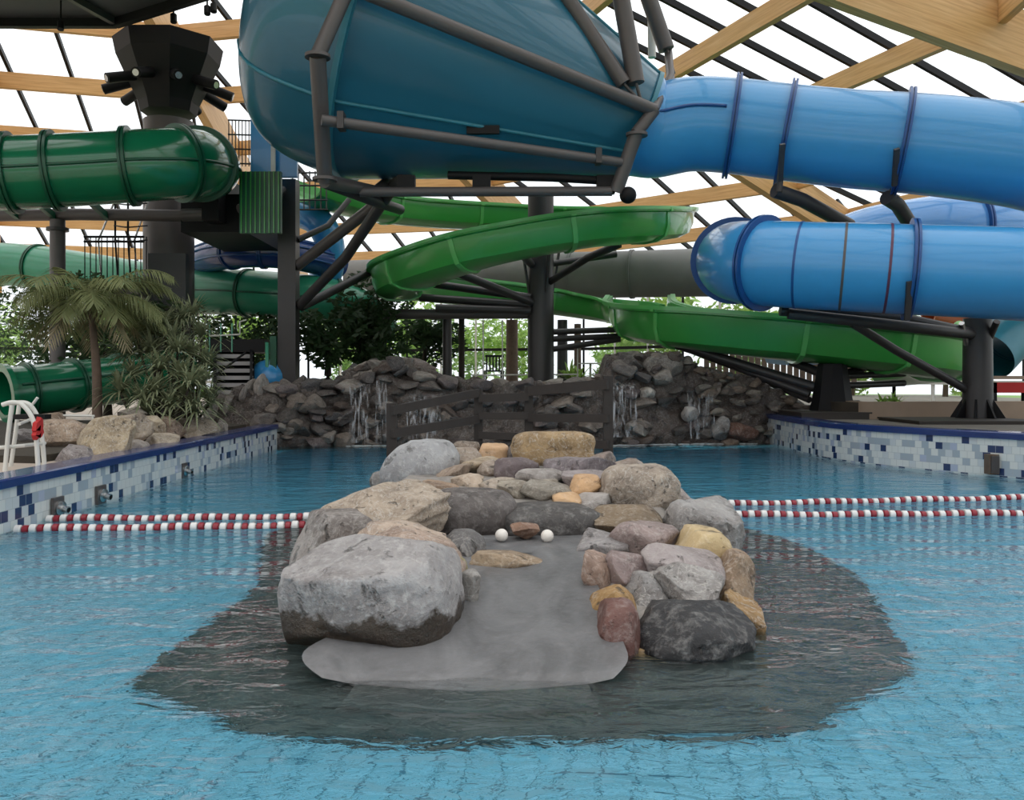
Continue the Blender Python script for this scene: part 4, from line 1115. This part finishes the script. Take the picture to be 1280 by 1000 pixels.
c = P(47, 536, 9.0); mb = MB()
mb.sweep([c + Vector((.0, .03 * math.sin(i), .07 - i * .012)) for i in range(13)], [(-.022, -.05), (.022, -.05), (.026, .05), (-.022, .06)], up=Vector((0, 1, 0)))
tag(mb.build('towel', M['red'], None, 40, c), 'small red cloth tied on the white pool ladder', 'cloth')
fr = thing('foot_rail', 'low white rail at the foot of the grey pole behind the boulders', 'rail', P(86, 519, 12.4))
pipe('bar', [P(56, 519, 12.4), P(118, 520, 12.4)], .016, fr, fr.location, 'white_rail', 8)
for px in (58, 116): pipe('leg', [P(px, 519, 12.4), P(px, 548, 12.4)], .016, fr, fr.location, 'white_rail', 8)

# planting bed under palm and bush
tag(MB().prism([(-5.3, 9.8), (-5.1, 16.9), (-6.9, 18.6), (-11, 18.6), (-10.5, 11)], .40, .50).build('planting_bed', M['soil']), 'dark soil bed behind the boulder row on the deck', 'soil bed')


def frond(base, ang, length, rise, droop, width, rnd, pairs=26, mat='palm', twist=0):
    """one feather leaf as a single mesh: curved rib with narrow leaflets"""
    mb = MB(); d = Vector((math.cos(ang), math.sin(ang), 0)); sd = Vector((-d.y, d.x, 0)); rib_ = []
    for i in range(15):
        t = i / 14; rib_.append(base + d * (length * (t - .18 * t * t * droop)) + Vector((0, 0, rise * t - droop * length * .62 * t * t)))
    mb.tube(rib_, .016, 5, scale=lambda t: 1 - .8 * t)
    for i in range(pairs):
        t = .14 + .86 * i / pairs; k = t * 14; a = int(k); p = rib_[a].lerp(rib_[min(a + 1, 14)], k - a); tg = (rib_[min(a + 1, 14)] - rib_[a]).normalized() if a < 14 else d
        ln = width * (math.sin(PI * min(1, .18 + t * .82)) ** .7) * rnd.uniform(.85, 1.1) + .05
        for s in (-1, 1):
            dr = (sd * s * .82 + tg * .75 + Vector((0, 0, rnd.uniform(-.15, .22)))).normalized(); wd = tg.cross(dr).cross(dr).normalized() * .012
            q1 = p + dr * ln * .5 + Vector((0, 0, -.06)); q2 = p + dr * ln + Vector((0, 0, -.45 * ln - .05))
            mb.add([p - wd * .6, p + wd * .6, q1 + wd, q1 - wd, q2], [(0, 1, 2, 3), (3, 2, 4)])
    return mb


rnd = random.Random(21)
base = P(122, 530, 14.2); crown = P(112, 372, 14.2)
pm = thing('palm', 'feathery young palm in the planting bed in front of the grey pole', 'palm', (base.x, base.y, .48))
o0 = pm.location
tr = spline([Vector((base.x, base.y, .45)), P(121, 470, 14.2), P(117, 420, 14.2), crown], 6)
MB().tube(tr, .085, 12, scale=lambda t: 1 - .5 * t).build('trunk', M['trunk'], pm, 180, o0)
for k in range(20):
    a = k * 2.4 + rnd.uniform(-.2, .2); low = k % 3
    L = (1.7, 1.5, 1.25)[low] * rnd.uniform(.85, 1.12); rise = (1.35, .85, .25)[low] * rnd.uniform(.8, 1.1); dr = (.95, .95, .8)[low]
    frond(crown + Vector((0, 0, -.02 * k * .4)), a, L, rise, dr, .46, rnd, 34).build('frond', M['palm'], pm, None, o0)
for k in range(5):
    a = k * 1.25 + 2; frond(crown + Vector((0, 0, -.12)), a, 1.15, -.05, .95, .26, rnd, 20).build('dry_frond', M['dry_palm'], pm, None, o0)
for (px, py, ang, L, rise, dr) in ((112, 372, .08, 1.75, 1.05, .98), (112, 372, 2.95, 1.6, .62, 1.0), (112, 372, 3.35, 1.45, .35, .9), (112, 372, .3, 1.45, .9, .8), (112, 372, 2.6, 1.2, 1.15, .8)):
    frond(P(px, py, 14.2), ang, L, rise, dr, .42, rnd, 32).build('frond', M['palm'], pm, None, o0)


def strap_leaf(mb, p, d, L, wd, droop):
    d = d.normalized(); sd = d.cross(Vector((0, 0, 1))); sd = sd.normalized() if sd.length > .05 else Vector((1, 0, 0)); pts = []
    for i in range(5):
        t = i / 4; pts.append(p + d * L * t + Vector((0, 0, -droop * L * t * t)))
    ws = (.5, 1, .9, .6, .06); b = len(mb.v)
    for q, k in zip(pts, ws): mb.v += [q - sd * wd * k, q + sd * wd * k]
    for i in range(4): mb.f.append((b + 2 * i, b + 2 * i + 1, b + 2 * i + 3, b + 2 * i + 2))


def rosette(c, n, L, wd, rnd, up=.25):
    mb = MB()
    for k in range(n):
        a = rnd.uniform(0, 2 * PI); e = rnd.uniform(-.25, 1.3)
        strap_leaf(mb, c, Vector((math.cos(a) * math.cos(e), math.sin(a) * math.cos(e), math.sin(e) + up)), L * rnd.uniform(.7, 1.15), wd, rnd.uniform(.25, .7))
    return mb


bs = thing('spiky_bush', 'dense grey-green spiky bush between the palm and the dark stairs', 'bush', (P(215, 520, 14.6).x, 14.6, .48))
o0 = bs.location
for px, py, Y in ((168, 470, 14.2), (190, 440, 14.6), (215, 425, 14.8), (240, 445, 14.6), (250, 480, 14.2), (225, 470, 14.0), (195, 490, 13.8), (232, 500, 13.9), (205, 408, 15.2), (170, 420, 15.4), (178, 392, 15.8), (252, 420, 15.2), (150, 490, 14.0), (212, 510, 13.7), (262, 505, 14.2), (185, 515, 13.6), (245, 515, 13.8), (228, 400, 15.4), (160, 445, 14.8), (240, 395, 15.6), (258, 455, 14.6), (200, 462, 14.0), (222, 440, 14.3), (178, 500, 13.7), (238, 480, 13.7), (192, 418, 15.0)):
    c = P(px, py, Y)
    MB().tube([Vector((bs.location.x + (c.x - bs.location.x) * .5, Y, .46)), c], .02, 6).build('stem', M['trunk_dark'], bs, None, o0)
    rosette(c, 95, .62, .017, rnd).build('leaf_head', M['bush'], bs, None, o0)


def leafcloud(n, rx, ry, rz, size, rnd, blobs=9):
    mb = MB(); cs = [(Vector((rnd.gauss(0, .45) * rx, rnd.gauss(0, .45) * ry, rnd.gauss(0, .45) * rz)), rnd.uniform(.35, .6)) for _ in range(blobs)]
    for _ in range(n):
        c, k = rnd.choice(cs); v = Vector((rnd.gauss(0, 1), rnd.gauss(0, 1), rnd.gauss(0, 1))).normalized() * rnd.uniform(.6, 1)
        p = c + Vector((v.x * rx, v.y * ry, v.z * rz)) * k; a = Vector((rnd.gauss(0, 1), rnd.gauss(0, 1), rnd.gauss(0, .6))).normalized() * size * rnd.uniform(.6, 1.3); b = a.cross(Vector((rnd.gauss(0, 1), rnd.gauss(0, 1), rnd.gauss(0, 1)))).normalized() * size * .35
        mb.add([p - a, p + b, p + a, p - b], [(0, 1, 2, 3)])
    return mb


def tree(name, label, cat, x, y, z0, h, rx, rz, mat, n, size, seed, trunk='trunk_dark', group=None, tr_=.12):
    rnd = random.Random(seed); t = thing(name, label, cat, (x, y, z0), group)
    MB().tube(spline([Vector((x, y, z0)), Vector((x + rnd.uniform(-.15, .15), y, z0 + h * .35)), Vector((x + rnd.uniform(-.2, .2), y, z0 + h))], 5), tr_, 8, scale=lambda t: 1 - .6 * t).build('trunk', M[trunk], t, 180, t.location)
    mb = leafcloud(n, rx, rx, rz, size, rnd, 12); mb.v = [v + Vector((x, y, z0 + h)) for v in mb.v]
    mb.build('crown', M[mat], t, None, t.location); return t


# indoor dark trees behind the cascade
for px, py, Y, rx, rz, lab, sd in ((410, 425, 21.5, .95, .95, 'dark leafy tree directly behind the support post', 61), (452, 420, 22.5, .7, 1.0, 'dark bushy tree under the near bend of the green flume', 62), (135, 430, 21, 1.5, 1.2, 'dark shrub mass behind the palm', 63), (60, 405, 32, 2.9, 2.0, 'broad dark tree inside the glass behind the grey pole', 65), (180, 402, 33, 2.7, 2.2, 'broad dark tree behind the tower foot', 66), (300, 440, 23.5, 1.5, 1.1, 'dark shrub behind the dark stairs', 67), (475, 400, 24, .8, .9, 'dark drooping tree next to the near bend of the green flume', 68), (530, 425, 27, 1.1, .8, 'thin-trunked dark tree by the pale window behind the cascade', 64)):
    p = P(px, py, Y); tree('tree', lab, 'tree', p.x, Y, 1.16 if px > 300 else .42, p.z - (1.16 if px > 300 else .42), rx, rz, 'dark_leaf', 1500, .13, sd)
# potted greenery on the terrace
for px, Y, h, lab, sd in ((505, 24, .5, 'low leafy plant at the crest of the cascade behind the thin fence post', 71), (560, 24, .45, 'low dark broad-leaved plant beside the black chair', 72), (720, 25, .8, 'green plant on the terrace just beyond the thick column', 73), (742, 27, .7, 'green plant farther along the terrace beyond the thick column', 74), (885, 21, .35, 'low green plant behind the cascade end under the twin pipes', 75), (1110, 22, .55, 'bright green plant under the end of the lower green flume', 76), (500, 20.3, .4, 'small bright green plant behind the peaked cascade crest', 77)):
    p = P(px, 470, Y); z0 = 1.16 if px < 1000 else .575
    t = thing('leafy_plant', lab, 'plant', (p.x, Y, z0)); rn_ = random.Random(sd)
    for k in range(3): rosette(Vector((p.x + rn_.uniform(-.25, .25), Y + rn_.uniform(-.2, .2), z0 + h * .25)), 22, h, .045, rn_, .5).build('leaf_tuft', M['tree' if sd in (73, 74, 76, 77) else 'dark_leaf'], t, None, t.location)
# trees and hedges outside the glass
rr = random.Random(9)
out = []
for k in range(18):
    a = -1.05 + 1.95 * k / 17 + rr.uniform(-.03, .03); R_ = RE + rr.uniform(3.5, 9); x, y = XC + R_ * math.sin(a), YC + R_ * math.cos(a); out.append((x, y, k))
wh = ['bright green tree outside the glazing', ]
first = None
for x, y, k in out:
    if first is None:
        first = tree('garden_tree', 'bright green tree in the garden beyond the glass facade', 'tree', x, y, -.2, 4.6, 2.6, 2.6, 'tree', 1900, .26, 91, 'trunk', 'garden trees beyond the glass', .16)
    else: dup(first, (x, y, -.2), rr.uniform(0, 6), scale=rr.uniform(.7, 1.0))
fh = None
for k in range(16):
    a = -.62 + 1.25 * k / 15; R_ = RE + 2.2; x, y = XC + R_ * math.sin(a), YC + R_ * math.cos(a)
    if fh is None:
        fh = thing('garden_shrub', 'light green shrub planted against the outside of the glass facade', 'shrub', (x, y, -.2), 'shrubs outside the glass')
        mb = leafcloud(900, 1.6, 1.0, .8, .16, rr); mb.v = [v + Vector((x, y, .55)) for v in mb.v]; mb.build('foliage', M['tree'], fh, None, fh.location)
        MB().tube([Vector((x, y, -.2)), Vector((x, y, .6))], .05, 6).build('stem', M['trunk'], fh, None, fh.location)
    else: dup(fh, (x, y, -.2), rr.uniform(0, 6), scale=rr.uniform(.8, 1.1))

# ------------------------------------------------------------------ terrace furniture and fittings
def chair(px, Y, rz, label):
    p = P(px, 470, Y); t = thing('armchair', label, 'chair', (p.x, Y, 1.16)); o = t.location; m = Matrix.Translation(o) @ Matrix.Rotation(rz, 4, 'Z')
    MB().box((-.25, -.24, .42), (.25, .24, .46), m).build('seat', M['black'], t, None, o)
    mb = MB()
    for k in range(6): mb.box((-.24 + k * .088, .2, .46), (-.20 + k * .088, .23, .86), m)
    mb.box((-.26, .195, .82), (.26, .235, .88), m).build('backrest', M['black'], t, None, o)
    for s in (-1, 1):
        for q in (-1, 1): MB().box((s * .24 - .02, q * .22 - .02, 0), (s * .24 + .02, q * .22 + .02, .43), m).build('leg', M['black'], t, None, o)
        MB().box((s * .26 - .02, -.22, .62), (s * .26 + .02, .23, .65), m).build('armrest', M['black'], t, None, o)


chair(617, 24.5, PI + .15, 'black slatted armchair on the terrace in front of the pale window')
tl = thing('table', 'small white table on the terrace beyond the thick column', 'table', (P(738, 470, 28).x, 28, 1.16))
MB().lathe(tl.location + Vector((0, 0, .70)), (0, 0, 1), [(0, .001), (0, .42), (.03, .42), (.03, .001)], 24).build('table_top', M['white_rail'], tl, 30, tl.location)
MB().lathe(tl.location, (0, 0, 1), [(0, .22), (.02, .22), (.03, .035), (.70, .035)], 16).build('pedestal', M['white_rail'], tl, 30, tl.location)
for px, y0, Y, lab, mat, r in ((559, 395, 23.5, 'thick dark post in the terrace, nearest the black armchair', 'steel', .13), (577, 398, 25.5, 'slimmer dark post beside the pale window behind the armchair', 'trunk_dark', .09), (703, 400, 26, 'dark post on the terrace beyond the thick column', 'steel', .16), (722, 405, 29, 'brown slim post farther beyond the thick column', 'trunk', .12), (640, 400, 31, 'brown trunk-like post in front of the pale window', 'trunk', .22)):
    p = P(px, 470, Y); t = thing('post', lab, 'post', (p.x, Y, 1.16))
    MB().lathe(t.location, (0, 0, 1), [(0, r), (P(px, y0, Y).z - 1.16, r * .92), (P(px, y0, Y).z - 1.16 + .01, .001)], 14).build('shaft', M[mat], t, 40, t.location)
    MB().lathe(t.location, (0, 0, 1), [(0, r * 1.6), (.04, r * 1.6), (.04, r)], 14).build('foot', M[mat], t, 30, t.location)
hr = thing('handrail', 'thin white upright rails on the terrace edge by the black armchair', 'rail', (P(620, 470, 23).x, 23, 1.16))
for px in (604, 628, 690, 722): pipe('upright', [P(px, 400, 23) if px < 650 else P(px, 430, 23), P(px, 476, 23)], .018, hr, hr.location, 'white_rail', 8)
pipe('bar', [P(590, 469, 23), P(722, 468, 23)], .018, hr, hr.location, 'white_rail', 8)

st = thing('staircase', 'dark steps with grey treads rising behind the spiky bush', 'stairs', (P(292, 500, 18.9).x, 18.6, .42))
o0 = st.location
for k in range(7):
    y = 500 - k * 9; a, b = P(270, y, 18.4 + k * .25), P(313, y - 3.2, 18.4 + k * .25)
    MB().box((a.x, 18.4 + k * .25, a.z - .03), (b.x, 18.62 + k * .25, b.z)).build('tread', M['blind'], st, None, o0)
MB().add([P(266, 506, 18.6), P(318, 502, 18.6), P(318, 436, 20.35), P(266, 440, 20.35), P(266, 506, 18.7), P(318, 502, 18.7), P(318, 436, 20.45), P(266, 440, 20.45)], [(0, 1, 2, 3), (7, 6, 5, 4), (0, 4, 5, 1), (1, 5, 6, 2), (2, 6, 7, 3), (3, 7, 4, 0)]).build('carriage', M['black'], st, None, o0)
for px in (269, 314): MB().beam(P(px, 508, 18.35), P(px, 438, 20.2), .06, .35).build('stringer', M['black'], st, None, o0)
MB().box((P(262, 440, 19.9).x, 19.9, P(262, 440, 19.9).z), (P(330, 430, 19.9).x, 21.2, P(330, 424, 19.9).z)).build('landing', M['black'], st, None, o0)
pipe('handrail', [P(262, 420, 19.9), P(300, 418, 19.9), P(300, 402, 19.9), P(308, 400, 19.9)], .02, st, o0, 'white_rail', 8)
pipe('handrail', [P(268, 470, 18.4), P(308, 440, 19.8)], .025, st, o0, 'black', 8)
for px in (262, 276, 290): pipe('baluster', [P(px, 440, 19.9), P(px, 404, 19.9)], .018, st, o0, 'mint', 8)
sb = thing('play_ball', 'blue rounded inflatable on the floor between the stairs and the support post', 'inflatable', P(332, 480, 19.6))
MB().lathe(P(336, 478, 20) + Vector((0, 0, -.32)), (0, 0, 1), [(.42 - .42 * math.cos(PI * k / 14), max(.001, .42 * math.sin(PI * k / 14))) for k in range(15)], 24).build('body', M['blue'], sb, 180, sb.location)
MB().lathe(P(328, 486, 19.6) + Vector((0, 0, -.1)), (0, 0, 1), [(0, .26), (.06, .30), (.12, .26)], 20).build('ring', M['white_rail'], sb, 180, sb.location)
gp = thing('post', 'pale narrow post between the stairs and the thick support post', 'post', (P(334, 480, 19.7).x, 19.7, .42))
MB().beam((gp.location.x, 19.7, .42), (gp.location.x, 19.7, P(334, 428, 19.7).z), .07, .07, Vector((0, 1, 0))).build('shaft', M['mint'], gp, None, gp.location)
MB().beam((gp.location.x + .12, 19.8, .42), (gp.location.x + .12, 19.8, P(334, 420, 19.7).z), .14, .14, Vector((0, 1, 0))).build('sleeve', M['dkgreen_rim'], gp, None, gp.location)

# caged look-out by the tower
lk = thing('caged_lookout', 'small railed look-out with a hooped ladder beside the tower, behind the palm fronds', 'look-out', P(145, 360, 21))
o0 = lk.location
a, b = P(106, 372, 21), P(182, 358, 21); MB().box((a.x, 20.6, a.z), (b.x, 21.8, b.z)).build('deck', M['steel_brown'], lk, None, o0)
for px in range(106, 184, 7): pipe('baluster', [P(px, 296, 20.7), P(px, 358, 20.7)], .014, lk, o0, 'black', 6)
for y in (296, 302, 356): pipe('rail', [P(105, y, 20.7), P(180, y, 20.7)], .028, lk, o0, 'black', 8)
for px, x2 in ((143, 123), (185, 168), (160, 160), (144, 144)): pipe('ladder_rail', [P(px, 252, 21.2), P(x2, 300, 21.0), P(x2 + 4, 356, 21)], .025, lk, o0, 'chrome' if px != 160 and px != 144 else 'black', 8)
for y in (254, 268, 282, 300): pipe('hoop', [P(143, y, 21.1), P(160, y + 2, 20.7), P(184, y, 21.1)], .018, lk, o0, 'black', 6, n=5)
pipe('raking_leg', [P(158, 358, 20.9), P(205, 404, 20.5)], .05, lk, o0, 'steel_brown')
MB().box(P(185, 402, 21.2), P(236, 318, 21.4)).build('back_panel', M['charcoal'], lk, None, o0)

# quay side: planters, slabs, odds and ends
pn = thing('planter', 'beige rounded-corner planter wall on the quay under the lower green flume', 'planter', P(1135, 532, 17.6))
pa = [P(1060, 500, 19.2), P(1064, 504, 18.0), P(1085, 512, 17.4), P(1135, 515, 17.4), P(1210, 515, 17.6), P(1300, 515, 17.8)]
pa = spline([Vector((p.x, p.y, .575)) for p in pa], 5)
MB().sweep(pa, [(-.1, 0), (.1, 0), (.1, P(1135, 502, 17.4).z - .575), (-.1, P(1135, 502, 17.4).z - .575)]).build('wall', M['planter'], pn, 30, pn.location)
MB().sweep([p + Vector((0, .35, 0)) for p in pa], [(-.35, .1), (.35, .1), (.35, .33), (-.35, .33)]).build('soil', M['soil'], pn, 30, pn.location)
for x0, x1, y0, y1, Y, lab in ((1000, 1088, 517, 531, 17.4, 'dark brown kerb slab at the foot of the squat pedestal'), (1146, 1300, 528, 541, 15.4, 'long dark brown slab at the foot of the flared post')):
    a, b = P(x0, y1, Y), P(x1, y0, Y); t = thing('kerb_slab', lab, 'slab', ((a.x + b.x) / 2, Y, .575))
    MB().box((a.x, Y - .1, .57), (b.x, Y + (1.6 if x0 > 1100 else 1.5), b.z)).build('block', M['slab'], t, None, t.location)
    MB().box((a.x - .02, Y - .12, b.z), (b.x + .02, Y + (1.62 if x0 > 1100 else 1.52), b.z + .03)).build('cap', M['slab'], t, None, t.location)
op = thing('slide_end', 'orange flared slide end peeping under the lower blue tube beside the dark post', 'slide', P(1180, 405, 22))
MB().tube([P(1160, 396, 22), P(1190, 404, 22), P(1225, 420, 22.5)], .36, 20, caps=False).build('trough', M['orange'], op, 40, op.location)
MB().lathe(P(1160, 396, 22), (P(1190, 404, 22) - P(1160, 396, 22)), [(0, .35), (0, .42), (.08, .42), (.08, .35)], 20).build('rim', M['orange'], op, 30, op.location)
lb = thing('lamp_globe', 'lime-white round globe beside the dark post under the lower blue tube', 'globe', P(1199, 408, 19))
MB().lathe(P(1199, 408, 19) + Vector((0, 0, -.12)), (0, 0, 1), [(.12 - .12 * math.cos(PI * k / 12), max(.001, .12 * math.sin(PI * k / 12))) for k in range(13)], 18).build('shell', M['lime'], lb, 180, lb.location)
MB().tube([P(1199, 412, 19), P(1205, 430, 19), P(1200, 440, 19)], .03, 8).build('bracket', M['white_rail'], lb, None, lb.location)
rp_ = thing('red_board', 'low red board on the quay at the far side of the dark post', 'board', P(1255, 488, 19))
MB().box(P(1234, 491, 19), P(1290, 478, 19.3)).build('panel', M['red'], rp_, None, rp_.location)
MB().box(P(1242, 474, 19), P(1290, 470, 19.4)).build('ledge', M['planter'], rp_, None, rp_.location)
for px in (1238, 1285): MB().box(P(px - 2, 505, 19), P(px + 2, 478, 19.2)).build('leg', M['black'], rp_, None, rp_.location)
tube_slide('tube_slide', 'dull grey-blue tube low behind the dark post', [P(1235, 445, 21), P(1262, 420, 21.4), P(1300, 405, 22), P(1360, 400, 22.5)], .62, 'teal_seam', 'navy', [1262], [], rimd=.04)
tp_ = thing('water_basin', 'pale blue and navy slide run-out behind the twin raking pipes', 'slide', P(1000, 450, 23))
MB().sweep(spline([P(975, 446, 24), P(1000, 449, 23), P(1030, 447, 23), P(1060, 447, 24)], 5), [(-.5, .1), (-.4, -.16), (.4, -.16), (.5, .1), (.45, .1), (.36, -.1), (-.36, -.1), (-.45, .1)]).build('trough', M['blue_tarp'], tp_, 30, tp_.location)
MB().box(P(985, 455, 22.4), P(1004, 443, 22.6)).build('support', M['navy'], tp_, None, tp_.location)
gw = thing('slatted_screen', 'brownish slatted screen behind the cascade end and the lower green flume', 'screen', P(960, 440, 27))
for k in range(24):
    a = P(880 + k * 8, 470, 27); MB().box((a.x, 26.95, 1.16), (a.x + .15, 27.0, P(900, 425, 27).z)).build('slat', M['trunk'], gw, None, gw.location)
MB().box((P(880, 430, 27).x, 27.0, P(0, 432, 27).z), (P(1072, 430, 27).x, 27.06, P(0, 428, 27).z)).build('rail', M['trunk_dark'], gw, None, gw.location)
# water inlets in the tiled walls
for x, yy, lab, sx_ in ((-4.47, 8.65, 'grey spout low on the mosaic wall nearest the lane ropes', 1), (-4.49, 9.6, 'pale grey spout on the mosaic wall beyond the lane ropes', 1), (-4.55, 12.2, 'small grey spout farther along the mosaic wall beside the boulders', 1)):
    t = thing('water_spout', lab, 'spout', (x, yy, .1))
    MB().lathe((x, yy, .10), (1, -.2, -.2), [(0, .07), (.05, .07), (.06, .034), (.13, .034), (.13, .026)], 14).build('nozzle', M['chrome'], t, 40, t.location)
    MB().box((x - .01, yy - .10, .0), (x + .02, yy + .10, .2)).build('plate', M['steel_brown'], t, None, t.location)
gr = thing('water_grille', 'small brown grille at the waterline of the tall mosaic wall', 'grille', (P(1239, 582, 12.5).x, 12.45, .12))
p = P(1239, 580, 12.42)
for k in range(5): MB().box(p + Vector((-.05 + k * .022, -.12, -.12)), p + Vector((-.036 + k * .022, .05, .12))).build('slat', M['steel_brown'], gr, None, gr.location)
MB().box(p + Vector((-.07, -.08, -.14)), p + Vector((.07, .06, .14))).build('frame', M['trunk'], gr, None, gr.location)
